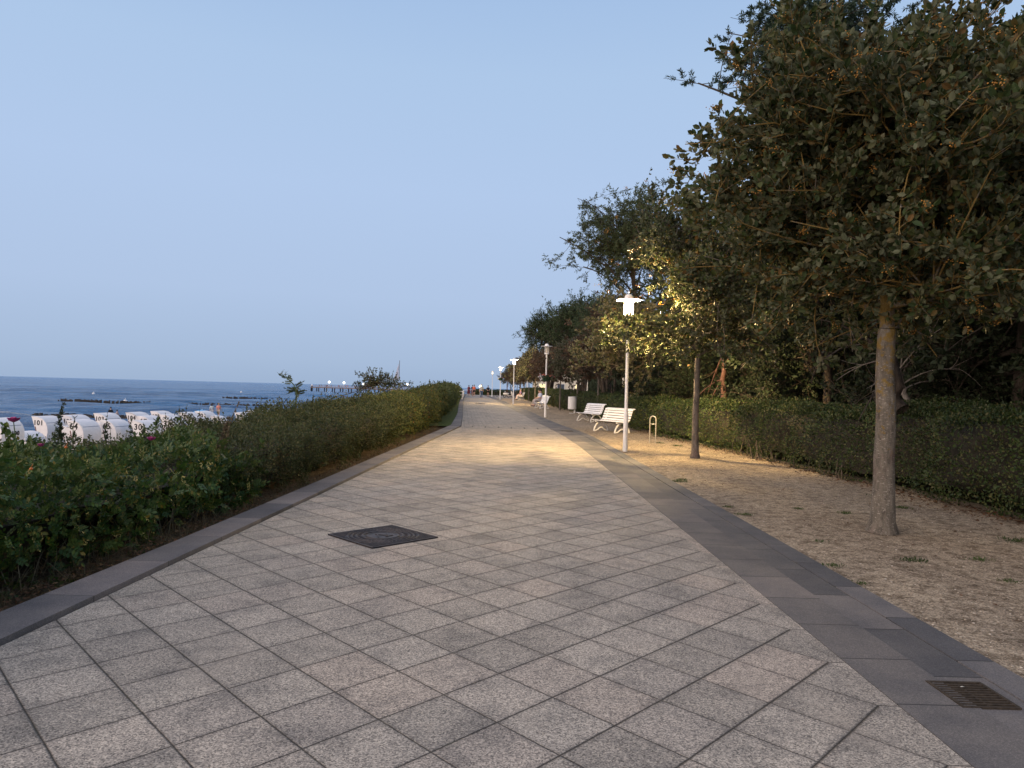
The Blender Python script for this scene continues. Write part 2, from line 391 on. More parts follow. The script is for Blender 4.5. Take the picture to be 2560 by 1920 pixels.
strip('promenade_paving', lambda y: KI(y)+.012, lambda y: PR(y), -4, 170, 0, M_['paver'])
strip('kerb', lambda y: KO(y), lambda y: KI(y)-.004, -4, 160, .035, M_['kerb'], th=.12)
strip('granite_border', lambda y: PR(y)+.004, lambda y: BJ(y)-.004, -4, 165, .002, M_['band'])
b2 = strip('granite_gutter', lambda y: BJ(y)+.004, lambda y: (BJ(y)+BO(y))/2-.002+.03, -4, 165, -.004, M_['band2'])
strip('granite_edge', lambda y: (BJ(y)+BO(y))/2+.034, lambda y: BO(y), -4, 165, .002, M_['band3'])
strip('gravel_path', lambda y: BO(y)+.003, lambda y: HX(y)+.6, -4, 150, -.008, M_['gravel'], parts=6)
strip('grass_verge', lambda y: KO(y)-1.2, lambda y: KO(y)-.004, 28.5, 150, .0, M_['verge'])
# paving of the open place at the far end
E_ = MB(); E_.add([(-9, 104, .196), (14, 104, .196), (14, 168, .196), (-9, 168, .196)], [(0, 1, 2, 3)])
tag(E_.build('plaza_paving', M_['paver']), kind='structure')

# ground: one sheet, promenade terrace, dune slope, beach, sea bed
xs = np.unique(np.concatenate([np.linspace(-3000, -120, 12), np.linspace(-120, -40, 30), np.linspace(-40, 14, 150), np.linspace(14, 120, 30), np.linspace(120, 4000, 12)]))
ys = np.unique(np.concatenate([np.linspace(-60, 0, 12), np.linspace(0, 120, 120), np.linspace(120, 400, 60), np.linspace(400, 6000, 14)]))
V = [(x, y, landz(x, y)) for y in ys for x in xs]; w = len(xs)
Q = [(i*w+j, i*w+j+1, (i+1)*w+j+1, (i+1)*w+j) for i in range(len(ys)-1) for j in range(w-1)]
tag(linkme('ground', np_mesh('ground', V, Q, True), M_['ground']), kind='structure')

# sea: one sheet with real waves, finer towards the viewer
def sea():
    m = Mat('sea water').set(.16, 0, .5)
    m.b.inputs['IOR'].default_value = 1.33
    P = m.pos(); f = m.noise(m.pos((.30, .5, 1)), .16, 5); m.b.inputs['Specular IOR Level'].default_value = .32
    c = m.ramp(f, [(.36, (.012, .08, .22)), (.64, (.05, .20, .44))])  # lighter and darker patches paint the shading of ripple slopes into the colour
    at = m.n('ShaderNodeAttribute', attribute_name='foam')
    fo = m.math('MULTIPLY', at.outputs['Fac'], m.math('GREATER_THAN', m.noise(m.pos((.4, 1.2, 1)), 1.3, 6, .75), .47), clamp=True)
    c = m.mix(fo, c, (.55, .58, .6)); m.col(c)
    m.l(m.math('MULTIPLY_ADD', fo, .7, .16), m.b.inputs['Roughness'])
    n1 = m.noise(m.pos((.30, 1, 1)), .8, 6, .62); n2 = m.noise(m.pos((.5, 1, 1)), 2.2, 4, .6)
    h = m.math('ADD', n1, m.math('MULTIPLY', n2, .22)); m.bump(h, 1.0, 3.0)
    rad = np.concatenate([np.linspace(20, 45, 14), 45*np.exp(np.linspace(0, math.log(420/45), 460))[1:], np.geomspace(420, 14000, 60)[1:]])
    ang = np.radians(np.linspace(-58, 30, 420))
    RR, AA = np.meshgrid(rad, ang, indexing='ij'); X = RR*np.sin(AA); Y = RR*np.cos(AA); Z = np.zeros_like(X)
    rg = np.random.default_rng(3)
    for k in range(46):
        lam = rg.uniform(2.5, 15); th = rg.normal(-.35, .45); kx = 2*pi/lam*np.cos(th+pi/2)*.55; ky = 2*pi/lam*np.sin(th+pi/2)
        ph = rg.uniform(0, 6.28); amp = .0105*lam**.8
        fade = np.clip(1-(RR/(lam*60)), 0, 1)
        s_ = (.5+.5*np.sin(kx*X+ky*Y+ph))**2.4; Z += amp*fade*(2*s_-.735)
    # breakers near the shore
    xs_ = np.where(Y < 100, -31.0, -31.0+(Y-100)*.2); d = xs_-X
    foam = np.zeros_like(Z)
    for dd, am in ((4, .16), (12, .24), (21, .22)):
        q = d-dd+1.5*np.sin(Y*.11+dd)+.8*np.sin(Y*.31)
        g_ = np.exp(-(q/1.1)**2)*(.55+.45*np.sin(Y*.17+dd*2.1)); Z += am*g_*np.clip(1-RR/260, 0, 1)
        foam += np.clip(g_*1.6-.75, 0, 1)*np.clip(1-RR/170, 0, 1)
    foam += np.clip(1-np.abs(d-1.5)/1.2, 0, 1)*.8
    q = Y-76.5-.06*(X+55)+.5*np.sin(X*.5); br = np.exp(-(q/1.2)**2)*np.clip((-49-X)/3, 0, 1); Z += br*.35; foam += np.clip(br*1.8-.5, 0, 1.3)
    V = np.stack([X, Y, Z+SEA], -1).reshape(-1, 3); n, k = X.shape
    I = np.arange(n*k).reshape(n, k); Q = np.stack([I[:-1, :-1], I[1:, :-1], I[1:, 1:], I[:-1, 1:]], -1).reshape(-1, 4)
    me = np_mesh('water', V, Q, True); a = me.attributes.new('foam', 'FLOAT', 'POINT')
    if len(me.vertices) == n*k: a.data.foreach_set('value', foam.ravel().astype(np.float32))
    tag(linkme('water', me, m.m), kind='structure')
sea()

# ------------------------------------------------------------------ foliage engine
def unit(a): return a/np.maximum(1e-9, np.linalg.norm(a, axis=-1, keepdims=True))
# leaf templates: (verts[x across, y along, z up], quads)
T_OVAL = (np.array([(0, 0, 0), (.26, .28, .06), (.27, .68, .05), (0, 1, -.04), (-.27, .68, .05), (-.26, .28, .06)]), np.array([(0, 1, 2, 3), (0, 3, 4, 5)]))
T_RHOMB = (np.array([(0, 0, 0), (.3, .5, .08), (0, 1, 0), (-.3, .5, .08)]), np.array([(0, 1, 2, 3)]))
T_NARROW = (np.array([(0, 0, 0), (.09, .5, .02), (0, 1, 0), (-.09, .5, .02)]), np.array([(0, 1, 2, 3)]))
def compound(n, w, drop=0.0, lw=.17, ll=.42):
    V = []; Q = []
    def leaf(o, d, L):
        d = np.array(d, float); d /= np.linalg.norm(d); sx = np.cross(d, (0, 0, 1)); sx /= max(1e-6, np.linalg.norm(sx))
        b = len(V)
        for a, t, z in ((0, 0, 0), (lw, .35, .03), (lw*.9, .7, .02), (0, 1, -.03), (-lw*.9, .7, .02), (-lw, .35, .03)):
            V.append(np.array(o)+d*(t*L)+sx*(a*L*1.6)+np.array((0, 0, z*L)))
        Q.append((b, b+1, b+2, b+3)); Q.append((b, b+3, b+4, b+5))
    for i in range(n):
        t = .18+.72*i/n
        for s in (-1, 1): leaf((0, t, -drop*t*t), (s*w, .45, -drop*.6), ll*(1-.3*abs(t-.5)))
    leaf((0, .9, -drop), (0, 1, -drop), ll)
    b = len(V); V += [np.array(p) for p in ((-.012, 0, 0), (.012, 0, 0), (.012, .9, -drop*.8), (-.012, .9, -drop*.8))]; Q.append((b, b+1, b+2, b+3))
    return np.array(V), np.array(Q)
T_ROSE = compound(3, .9)
T_SUMAC = compound(6, .95, .35, .1, .40)
T_GRASS = (np.array([(-.012, 0, 0), (.012, 0, 0), (.009, .6, .03), (-.009, .6, .03), (.0, 1, -.05), (-.001, 1, -.05)]), np.array([(0, 1, 2, 3), (3, 2, 4, 5)]))
def scatter(P, D, S, tpl, rg, nrm=None, wid=1.0):
    """one template copy per point: P position, D direction along the leaf, S length"""
    TV, TQ = tpl; n = len(P); D = unit(D)
    Nn = rg.normal(size=(n, 3)) if nrm is None else nrm + rg.normal(size=(n, 3))*.35
    X = unit(np.cross(D, Nn)); Z = np.cross(X, D)
    S = np.asarray(S).reshape(-1, 1, 1)*np.ones((n, 1, 1))
    V = P[:, None, :] + S*(TV[None, :, 0:1]*X[:, None, :]*wid + TV[None, :, 1:2]*D[:, None, :] + TV[None, :, 2:3]*Z[:, None, :])
    Q = TQ[None] + (np.arange(n)*len(TV))[:, None, None]
    return V.reshape(-1, 3), Q.reshape(-1, 4)
def join(*parts):
    V = []; Q = []; n = 0
    for v, q in parts:
        V.append(v); Q.append(np.asarray(q)+n); n += len(v)
    return np.concatenate(V), np.concatenate(Q)
def tubes(lines, k=5):
    """lines: list of (pts (m,3), radii (m)) all -> one mesh of smooth tubes; vectorised per length"""
    V = []; Q = []; n = 0; cs = np.cos(2*pi*np.arange(k)/k); sn = np.sin(2*pi*np.arange(k)/k)
    by = {}
    for p, r in lines: by.setdefault(len(p), []).append((p, r))
    for m_, L in by.items():
        P = np.array([l[0] for l in L]); Rr = np.array([l[1] for l in L])
        T = np.empty_like(P); T[:, 1:-1] = P[:, 2:]-P[:, :-2]; T[:, 0] = P[:, 1]-P[:, 0]; T[:, -1] = P[:, -1]-P[:, -2]; T = unit(T)
        ref = np.array((.31, .27, .91)); A = unit(np.cross(T, ref)); B = np.cross(T, A)
        vv = P[:, :, None, :] + Rr[:, :, None, None]*(cs[None, None, :, None]*A[:, :, None, :]+sn[None, None, :, None]*B[:, :, None, :])
        c = len(L); I = np.arange(c*m_*k).reshape(c, m_, k)+n; J = np.roll(I, -1, 2)
        Q.append(np.stack([I[:, :-1], J[:, :-1], J[:, 1:], I[:, 1:]], -1).reshape(-1, 4)); V.append(vv.reshape(-1, 3)); n += c*m_*k
    return np.concatenate(V), np.concatenate(Q)
def bez(a, b, c, m):
    t = np.linspace(0, 1, m)[:, None]; return (1-t)**2*a+2*t*(1-t)*b+t*t*c
def lobes(rg, n=7, amp=.18):
    dirs = unit(rg.normal(size=(n, 3))); am = rg.uniform(.4, 1, n)*amp; k = rg.uniform(2, 4, n); ph = rg.uniform(0, 6, n)
    return lambda d: 1+np.sum(am*np.sin(k*3*(d @ dirs.T)+ph), -1)
def grow(seed, H0, r0, Cc, Rv, n1, n2, n3, tw, nl, ls, tpl=T_OVAL, up=.5, lift=.25, leader=True, nb=None, base_flare=1.5, wid=1., stems=1, amp=.18, spread=.5, droop=0, elo=-.25, keep=None):
    """returns trunk, limbs(lines), twig ends, leaf arrays; coordinates relative to the foot of the tree"""
    rg = np.random.default_rng(seed); Cc = np.array(Cc, float); Rv = np.array(Rv, float); lob = lobes(rg, amp=amp)
    trunk = []; limbs = []; tops = []
    for s in range(stems):
        off = np.array((0, 0, 0.)) if stems == 1 else np.array((*(rg.uniform(-.35, .35, 2)), 0))
        topd = np.array((0, 0, H0)) if stems == 1 else np.array((*(rg.uniform(-1.1, 1.1, 2)), H0*rg.uniform(.8, 1.1)))
        m_ = 9; t = np.linspace(0, 1, m_)[:, None]; wob = rg.normal(size=(m_, 3))*r0*.09*np.array((1, 1, 0)); wob[0] = 0
        pts = off+(topd)*t*np.array((1, 1, 1))+wob
        rad = r0*(1-.22*t[:, 0]); rad[0] *= base_flare; rad[1] *= 1+(base_flare-1)*.3; pts[1] = pts[0]*.6+pts[2]*.4; pts[1][2] = max(.12, r0*1.1)
        trunk.append((pts, rad)); tops.append((pts[-1], rad[-1]))
    starts = []
    for p, r in tops:
        end = Cc+Rv*np.array((rg.normal()*.12, rg.normal()*.12, .75)) if stems == 1 else Cc+Rv*np.array((*(rg.uniform(-.5, .5, 2)), .6))
        lp = bez(p, (p+end)/2+rg.normal(size=3)*.12*Rv, end, 10); lr = np.linspace(r*.95, r*.12, 10); limbs.append((lp, lr)); starts.append((lp, lr))
    subs = []
    for i in range(n1):
        lp, lr = starts[i % len(starts)]; s = (i//len(starts)+.5)/(n1/len(starts))*.8; k = s*9; a = int(k); f = k-a
        p0 = lp[a]*(1-f)+lp[min(a+1, 9)]*f; r = (lr[a]*(1-f)+lr[min(a+1, 9)]*f)*.55
        az = i*2.399+rg.normal()*.3; el = elo+s*(1.2-elo)+rg.normal()*.15
        d = np.array((cos(az)*cos(el), sin(az)*cos(el), sin(el))); tgt = Cc+Rv*d*rg.uniform(.55, .8)*lob(d[None])[0]
        if tgt[2] < Cc[2]-Rv[2]*.8: tgt[2] = Cc[2]-Rv[2]*.8
        mid = (p0+tgt)/2+np.array((0, 0, lift*np.linalg.norm(tgt-p0)*.5))+rg.normal(size=3)*.08*np.linalg.norm(tgt-p0)
        L = bez(p0, mid, tgt, 7); LR = np.linspace(r, r*.35, 7); limbs.append((L, LR)); subs.append((L, LR, d))
    twl = []; TP = []; TD = []
    for lp, lr in starts: subs.append((lp[3:], lr[3:], np.array((0, 0, 1.))))
    for L, LR, d in subs:
        for j in range(n2):
            t = rg.uniform(.25, 1); k = t*(len(L)-1); a = int(min(k, len(L)-2)); f = k-a; p0 = L[a]*(1-f)+L[a+1]*f; r = max(.006, (LR[a]*(1-f)+LR[a+1]*f)*.5)
            dd = unit(d*spread+rg.normal(size=3)*.55+np.array((0, 0, .12))); tgt = Cc+Rv*dd*rg.uniform(.72, 1.0)*lob(dd[None])[0]
            v = tgt-p0; ln = np.linalg.norm(v); mx = .75*Rv.mean()
            if ln > mx: tgt = p0+v*mx/ln
            mid = (p0+tgt)/2+rg.normal(size=3)*.12*min(ln, mx)+np.array((0, 0, lift*.3*min(ln, mx)))
            S_ = bez(p0, mid, tgt, 5); SR = np.linspace(r, .005, 5); limbs.append((S_, SR))
            bd = unit(tgt-p0)
            for q in range(n3):
                t = rg.uniform(.2, 1); k = t*4; a = int(min(k, 3)); f = k-a; w0 = S_[a]*(1-f)+S_[a+1]*f
                wd = unit(bd*.6+unit(w0-Cc)*.4+rg.normal(size=3)*.6+np.array((0, 0, up-droop))); w1 = w0+wd*tw*rg.uniform(.5, 1.2)
                twl.append((np.stack([w0, (w0+w1)/2+rg.normal(size=3)*tw*.06, w1]), np.array((.005, .004, .002)))); TP.append((w0, w1)); TD.append(wd)
    TP = np.array(TP); TD = np.array(TD); n = len(TP)
    t = rg.uniform(.15, 1.02, (n, nl, 1)); P = TP[:, 0:1]*(1-t)+TP[:, 1:2]*t
    D = unit(TD[:, None, :]*.8+rg.normal(size=(n, nl, 3))*.75+np.array((0, 0, up*.6-droop)))
    P = (P+D*.01).reshape(-1, 3); D = D.reshape(-1, 3); S = rg.uniform(.6, 1.15, len(P))*ls
    if keep is not None:
        k_ = keep(P); P, D, S = P[k_], D[k_], S[k_]; twl = [l for l in twl if keep(l[0]).all()]; limbs = [l for l in limbs if keep(l[0]).all()]
    leaves = scatter(P, D, S, tpl, rg, wid=wid)
    return dict(trunk=trunk, limbs=limbs, twigs=twl, leaves=leaves, TP=TP, rg=rg)

def bark(name, base, spots=None, lichen=None, sc_=14):
    m = Mat(name).set(.9, 0, .2); P = m.pos((1, 1, .35))
    c = m.ramp(m.noise(P, sc_, 8, .75), [(.34, tuple(x*.42 for x in base)), (.5, base), (.66, tuple(x*1.5 for x in base))])
    h = m.noise(m.pos((1, 1, 2.2)), 45, 5, .7)
    if spots:
        s2 = m.noise(m.pos((1, 1, 3.2)), 30, 3); c = m.mix(m.ramp(s2, [(.60, (0, 0, 0)), (.66, (1, 1, 1))]), c, spots)
        red = m.noise(m.pos((1, 1, .6)), 3.5, 3); c = m.mix(m.ramp(red, [(.54, (0, 0, 0)), (.74, (.55, .55, .55))]), c, (.17, .10, .09))
    if lichen:
        sp = m.n('ShaderNodeSeparateXYZ'); m.l(m.pos(), sp.inputs[0])
        up = m.math('MULTIPLY_ADD', m.math('MINIMUM', sp.outputs[2], 2.7), .12, -.13)
        s3 = m.math('ADD', m.noise(m.pos(), 9, 6, .7), up); c = m.mix(m.ramp(s3, [(.58, (0, 0, 0)), (.68, (.8, .8, .8))]), c, lichen)
    m.col(c); m.bump(m.math('ADD', h, m.noise(m.pos((1, 1, .3)), 28, 5, .7)), 1.0, .022); return m.m
B_near = bark('grey smooth bark', (.165, .146, .120), (.42, .38, .33), (.25, .16, .03))
B_row = bark('grey brown bark', (.14, .12, .105), (.28, .25, .22))
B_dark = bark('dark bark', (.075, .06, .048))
B_pale = bark('pale peeling bark', (.20, .18, .16), (.34, .31, .28))
L_near = leafmat('whitebeam leaf', [(.024, .040, .014), (.034, .055, .018), (.050, .064, .020), (.066, .070, .024), (.036, .060, .026), (.11, .062, .020), (.045, .062, .020), (.030, .050, .016), (.085, .092, .040)], .62, .2, (.13, .14, .09), .18)
L_row = leafmat('row tree leaf', [(.03, .045, .02), (.042, .058, .024), (.055, .062, .028), (.07, .06, .032), (.04, .058, .024), (.08, .062, .036), (.045, .062, .028), (.08, .09, .05)], .6, .25, (.16, .15, .11))
L_brown = leafmat('dry reddish leaf', [(.075, .05, .03), (.10, .06, .04), (.13, .075, .05), (.06, .055, .03), (.12, .09, .06)], .7, .25)
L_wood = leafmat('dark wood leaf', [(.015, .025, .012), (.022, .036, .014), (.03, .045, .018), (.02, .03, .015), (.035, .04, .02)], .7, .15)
L_green = leafmat('olive green leaf', [(.03, .052, .022), (.042, .07, .03), (.055, .082, .036), (.035, .06, .03), (.07, .09, .045)], .6, .25)
L_willow = leafmat('willow leaf', [(.05, .07, .03), (.065, .09, .04), (.08, .10, .05), (.05, .065, .035)], .6, .3)
L_rose = leafmat('rose leaf', [(.019, .048, .010), (.026, .060, .012), (.038, .085, .016), (.018, .040, .010), (.075, .12, .018), (.03, .075, .016), (.16, .12, .02)], .5, .22, (.07, .11, .035))
L_shrub = leafmat('fine shrub leaf', [(.035, .05, .02), (.05, .07, .026), (.07, .085, .03), (.04, .06, .022), (.09, .085, .035), (.055, .06, .03)], .6, .25)
L_hedge = leafmat('hedge leaf', [(.018, .036, .010), (.030, .056, .014), (.048, .078, .02), (.018, .034, .010), (.07, .10, .03), (.11, .10, .04), (.03, .05, .015)], .5, .2)
L_needle = leafmat('pine needle', [(.02, .04, .03), (.03, .055, .035), (.025, .05, .03)], .6, .1)
S_dry = leafmat('dry stalk', [(.10, .075, .045), (.16, .13, .08), (.07, .05, .03), (.22, .19, .12)], .8, .1)
BERRY = simple('orange berry', (.36, .17, .025), .4, 0, .5, 40)
HIP = simple('orange hip', (.42, .11, .015), .4, 0, .3, 40)

def tree(name, g, barkm, leafm, loc, label, cat, group=None, rz=0, berries=0, k=8, brown=0):
    root = empty(name, loc, rz, label, cat, group)
    for tk in g['trunk']:
        v, q = tubes([tk], 14 if k > 6 else 8); linkme('trunk', np_mesh('trunk', v, q, True), barkm, root)
    v, q = join(tubes(g['limbs'], 6 if k > 6 else 4), tubes(g['twigs'], 3)); linkme('branches', np_mesh('branches', v, q, True), barkm, root)
    v, q = g['leaves']; linkme('crown', np_mesh('crown', v, q), leafm, root)
    if berries:
        rg = g['rg']; TP = g['TP']; i = rg.choice(len(TP), berries); c = TP[i, 1]
        n = 16; P = (c[:, None, :]+rg.normal(size=(berries, n, 3))*np.array((.032, .032, .022))).reshape(-1, 3)
        o8 = np.array([(x, y, z) for z in (-1, 1) for x, y in ((-1, -1), (1, -1), (1, 1), (-1, 1))])/1.732
        V = (P[:, None, :]+o8[None]*.0078).reshape(-1, 3)
        fq = np.array([(0, 3, 2, 1), (4, 5, 6, 7), (0, 1, 5, 4), (1, 2, 6, 5), (2, 3, 7, 6), (3, 0, 4, 7)])
        Q = (fq[None]+(np.arange(len(P))*8)[:, None, None]).reshape(-1, 4)
        linkme('berries', np_mesh('berries', V, Q, True), BERRY, root)
    return root

# ---- nearest whitebeam
NEAR = grow(11, 2.35, .122, (.0, .1, 4.05), (2.4, 2.3, 2.05), 25, 19, 10, .33, 18, .088, up=.5, lift=.12, elo=-.8)
tree('whitebeam_tree', NEAR, B_near, L_near, (4.33, 8.31, 0), 'closest and largest tree, thick grey trunk with ochre lichen, crown full of orange berries', 'tree', berries=700)
# ---- second whitebeam, whose crown hangs round the lit lamp
SEC = grow(23, 2.4, .085, (-.55, .1, 4.15), (2.8, 2.4, 2.3), 26, 16, 9, .34, 16, .09, up=.4, lift=.1, elo=-.8, keep=lambda p: ~((p[:, 0] < -.6+.4*np.sin(5.3*p[:, 2]+2)+.2*np.sin(13*p[:, 1])) & (p[:, 2] > 3.35) & (p[:, 2] < 4.6)) & ~((p[:, 0] < -1.5) & (p[:, 2] > 4.5)) & (np.hypot(np.hypot(p[:, 0]+1.45, p[:, 1]-1.45), p[:, 2]-3.8) > 1.15) & ~(p[:, 0] < -2.25) & ~((p[:, 0] < -1.3) & (p[:, 2] < 2.0)))
tree('whitebeam_tree', SEC, B_row, L_near, (4.44, 17.21, 0), 'second tree from the viewer, slim straight trunk in gravel just right of the hoop stand', 'tree', berries=160)
ROWA = grow(31, 2.2, .075, (0, 0, 3.5), (2.3, 2.2, 1.7), 16, 13, 8, .34, 11, .125, up=.4, elo=-.7)
ROWB = grow(37, 2.2, .062, (0, 0, 3.3), (2.3, 2.2, 1.55), 15, 12, 7, .36, 9, .13, up=.3, elo=-.7)
ra = tree('row_tree', ROWA, B_row, L_row, (4.54, 28.11, 0), 'leaning slender tree right behind the nearest lit lamp post and bench', 'tree', 'young trees in a row along the gravel strip')
ra.rotation_euler = (0, R(-1.5), .6)
rb = tree('row_tree', ROWB, B_row, L_brown, (4.89, 40.51, G(40)), 'brown-leaved tree whose trunk crosses the second white bench', 'tree', 'young trees in a row along the gravel strip', 1.0)
for src, x, y, rz, s, lab in (
        (ra, 4.36, 47.6, 2.1, .92, 'slim tree standing just right of the white litter bin'),
        (rb, 3.42, 50.6, 4.0, .9, 'slim tree standing left of the white litter bin'),
        (rb, 2.82, 57.6, 5.2, .92, 'tree directly behind the unlit lamp with the flower bowl'),
        (ra, 2.25, 69, 1.2, .98, 'tree behind the couple on the occupied bench'),
        (rb, 1.9, 80, 2.4, 1.0, 'tree between the two occupied benches'),
        (ra, 1.55, 91, 3.4, .95, 'small tree behind the farther occupied bench'),
        (rb, .75, 102, .4, .9, 'small far tree next to the parked scooter'),
        (ra, -.2, 113, 5.0, .92, 'farthest small tree, its crown nearest the open sky')):
    c = copy_tree(src); c.location = (x, y, G(y)); c.rotation_euler = (0, 0, rz); c.scale = (s, s, s*1.02); c['label'] = lab

# ---- trees behind the hedge
WOODA = grow(41, 2.2, .16, (0, 0, 4.9), (3.3, 3.3, 4.2), 22, 15, 8, .5, 13, .16, T_RHOMB, up=.3, amp=.25, elo=-1.0)
WOODB = grow(43, 2.6, .13, (0, 0, 5.6), (2.9, 2.9, 4.6), 20, 15, 8, .5, 12, .16, T_RHOMB, up=.2, amp=.3, elo=-1.0)
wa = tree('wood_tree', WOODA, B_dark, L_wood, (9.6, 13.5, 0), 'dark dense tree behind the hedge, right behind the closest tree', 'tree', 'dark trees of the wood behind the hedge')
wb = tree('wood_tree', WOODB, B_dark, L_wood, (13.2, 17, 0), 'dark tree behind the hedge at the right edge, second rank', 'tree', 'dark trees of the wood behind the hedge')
for i, (src, x, y, rz, s, lab) in enumerate((
        (wb, 8.6, 19.5, 1.0, 1.0, 'dark tree behind the hedge between the two closest trees'),
        (wa, 12.6, 11.2, 2.0, 1.15, 'dark tree at the far right edge, above the near hedge end'),
        (wa, 8.4, 26, 3.0, 1.0, 'dark tree behind the hedge seen past the second tree'),
        (wb, 8.3, 33, 4.0, .9, 'dark tree behind the hedge to the right of the lit lamp head'),
        (wa, 13, 24, 5.0, 1.25, 'tall dark tree deep in the wood, second rank behind the second tree'),
        (wa, 17.5, 19, .5, 1.3, 'tall dark tree deep in the wood near the right edge'),
        (wb, 13, 33, 1.5, 1.2, 'dark tree deep in the wood, third rank'),
        (wa, 7.6, 40, 2.5, .8, 'dark low tree behind the hedge near the two empty benches'),
        (wb, 12, 43, 3.5, 1.0, 'dark tree at the back of the wood behind the benches'),
        (wb, 20, 28, .9, 1.3, 'farthest dark tree of the wood on the right'),
        (wa, 9.6, 6.4, 4.4, 1.0, 'dark tree behind the hedge cut by the right edge'))):
    c = copy_tree(src); c.location = (x, y, G(y)-.05); c.rotation_euler = (0, 0, rz); c.scale = (s, s, s); c['label'] = lab
# undergrowth between the trunks: shrubs
UND = grow(47, .3, .04, (0, 0, 1.5), (2.0, 2.0, 1.6), 14, 14, 7, .4, 12, .10, T_RHOMB, up=.2, stems=3, amp=.3)
ub = tree('woodland_shrub', UND, B_dark, L_wood, (9.2, 15, 0), 'dark shrub under the trees, right behind the closest trunk', 'shrub', 'dark shrubs under the trees behind the hedge', k=5)
for x, y, rz, s, lab in ((8.2, 21, 1, 1.0, 'dark shrub behind the hedge between the two closest trunks'), (12.5, 19, 2, 1.3, 'dark shrub in the wood, second rank'),
        (10.6, 11, 3, 1.1, 'dark shrub behind the hedge right of the closest trunk'), (7.4, 27, 4, .95, 'dark shrub behind the hedge by the pale leaning trunk'),
        (7.1, 34, 5, .9, 'dark shrub behind the hedge by the hoop stand'), (12, 29, .5, 1.4, 'dark shrub deep in the wood'), (17, 24, 1.7, 1.6, 'farthest dark shrub in the wood'),
        (9.8, 8.2, 2.3, 1.0, 'dark shrub at the right edge behind the hedge'), (7.0, 42, .3, .8, 'dark shrub behind the hedge by the second bench'), (14.5, 14.5, .9, 1.4, 'dark shrub far right, behind the near shrub')):
    c = copy_tree(ub); c.location = (x, y, G(y)-.05); c.rotation_euler = (0, 0, rz); c.scale = (s, s, s); c['label'] = lab
# ---- pine behind the closest tree
PINE = grow(53, 8.6, .17, (0, 0, 11.3), (3.1, 2.8, 1.9), 13, 11, 7, .35, 40, .13, T_NARROW, up=.2, lift=.1, wid=1.5, amp=.3)
tree('pine_tree', PINE, B_dark, L_needle, (8.5, 20.5, 0), 'tall pine with a needle branch showing against the sky above the closest tree', 'tree')
# ---- light feathery tree
WIL = grow(59, 5.5, .17, (-.8, 0, 9.4), (3.7, 3.2, 3.5), 15, 17, 9, .55, 20, .18, T_NARROW, up=0, droop=.15, wid=1.5, amp=.3, lift=.35)
tree('willow_tree', WIL, B_dark, L_willow, (7.0, 40, 0), 'tall feathery light green tree with an open branch reaching out to the left', 'tree')
# ---- big rounded trees further on, several leaning stems each
BIG = grow(61, 4.2, .17, (0, 0, 7.0), (3.9, 3.9, 3.9), 20, 15, 8, .6, 13, .19, T_NARROW, up=.2, wid=2.0, stems=5, amp=.16)
bt = tree('round_crowned_tree', BIG, B_dark, L_green, (4.1, 84, G(84)), 'large round green tree nearest the open sky, on several leaning stems', 'tree', 'large round green trees along the middle distance')
for x, y, rz, s, lab in ((7.6, 79, 1.3, 1.12, 'large round green tree, second from the open sky'), (9.4, 68, 2.9, 1.0, 'large round green tree on crossing stems in front of the lit house'),
        (7.6, 57, 4.0, .82, 'smaller round green tree behind the brown-leaved tree')):
    c = copy_tree(bt); c.location = (x, y, G(y)); c.rotation_euler = (0, 0, rz); c.scale = (s, s, s); c['label'] = lab
# copper tree
COP = grow(67, 3.0, .10, (0, 0, 5.2), (2.3, 2.3, 2.5), 12, 12, 7, .45, 8, .14, up=.3, amp=.3)
tree('copper_tree', COP, B_dark, L_brown, (6.6, 46, 0), 'reddish brown sparse tree behind the nearest lit lamp head', 'tree')
# ---- bare and pale trunks in the wood
def trunkthing(pts, r, mat, label, name='leaning_trunk', tw=6, seed=0, cat='tree trunk'):
    rg = np.random.default_rng(seed); P = np.array([tuple(p) for p in pts]); base = P[0].copy(); P = P-base
    m_ = 9; t = np.linspace(0, 1, m_); i = t*(len(P)-1); Pi = np.stack([np.interp(i, range(len(P)), P[:, a]) for a in range(3)], -1)+rg.normal(size=(m_, 3))*r*.3
    root = empty(name, tuple(base), 0, label, cat)
    v, q = tubes([(Pi, np.linspace(r, r*.5, m_))], 8); linkme('trunk', np_mesh('trunk', v, q, True), mat, root)
    L = []
    for k in range(tw):
        p0 = Pi[rg.integers(3, 9)]; d = unit(rg.normal(size=3)+np.array((-.4, 0, .3)))*rg.uniform(.8, 2.0)
        L.append((bez(p0, p0+d*.5+np.array((0, 0, .15)), p0+d+np.array((0, 0, -.2)), 7), np.linspace(r*.28, .005, 7)))
        for s in range(3): 
            q0 = L[-1][0][rg.integers(2, 6)] if s == 0 else q0
            L.append((bez(q0, q0+d*.2, q0+d*.35+rg.normal(size=3)*.25, 7), np.linspace(.008, .003, 7)))
    v, q = tubes(L, 4); linkme('branches', np_mesh('branches', v, q, True), mat, root)
trunkthing([PXY(1975, 1030, 21), PXY(1958, 985, 21), PXY(1945, 950, 21), PXY(1935, 870, 21)], .09, B_pale, 'pale peeling leaning trunk rising behind the hedge between the two closest trees', seed=2)
trunkthing([PXY(2390, 1040, 15), PXY(2365, 960, 15), PXY(2345, 870, 15), PXY(2310, 780, 15)], .085, B_row, 'slanting grey forked trunk behind the hedge right of the closest tree', seed=5)
trunkthing([PXY(2270, 1010, 14), PXY(2255, 960, 14), PXY(2235, 900, 14)], .06, B_pale, 'short pale trunk half hidden by the closest trunk', seed=8, tw=8)
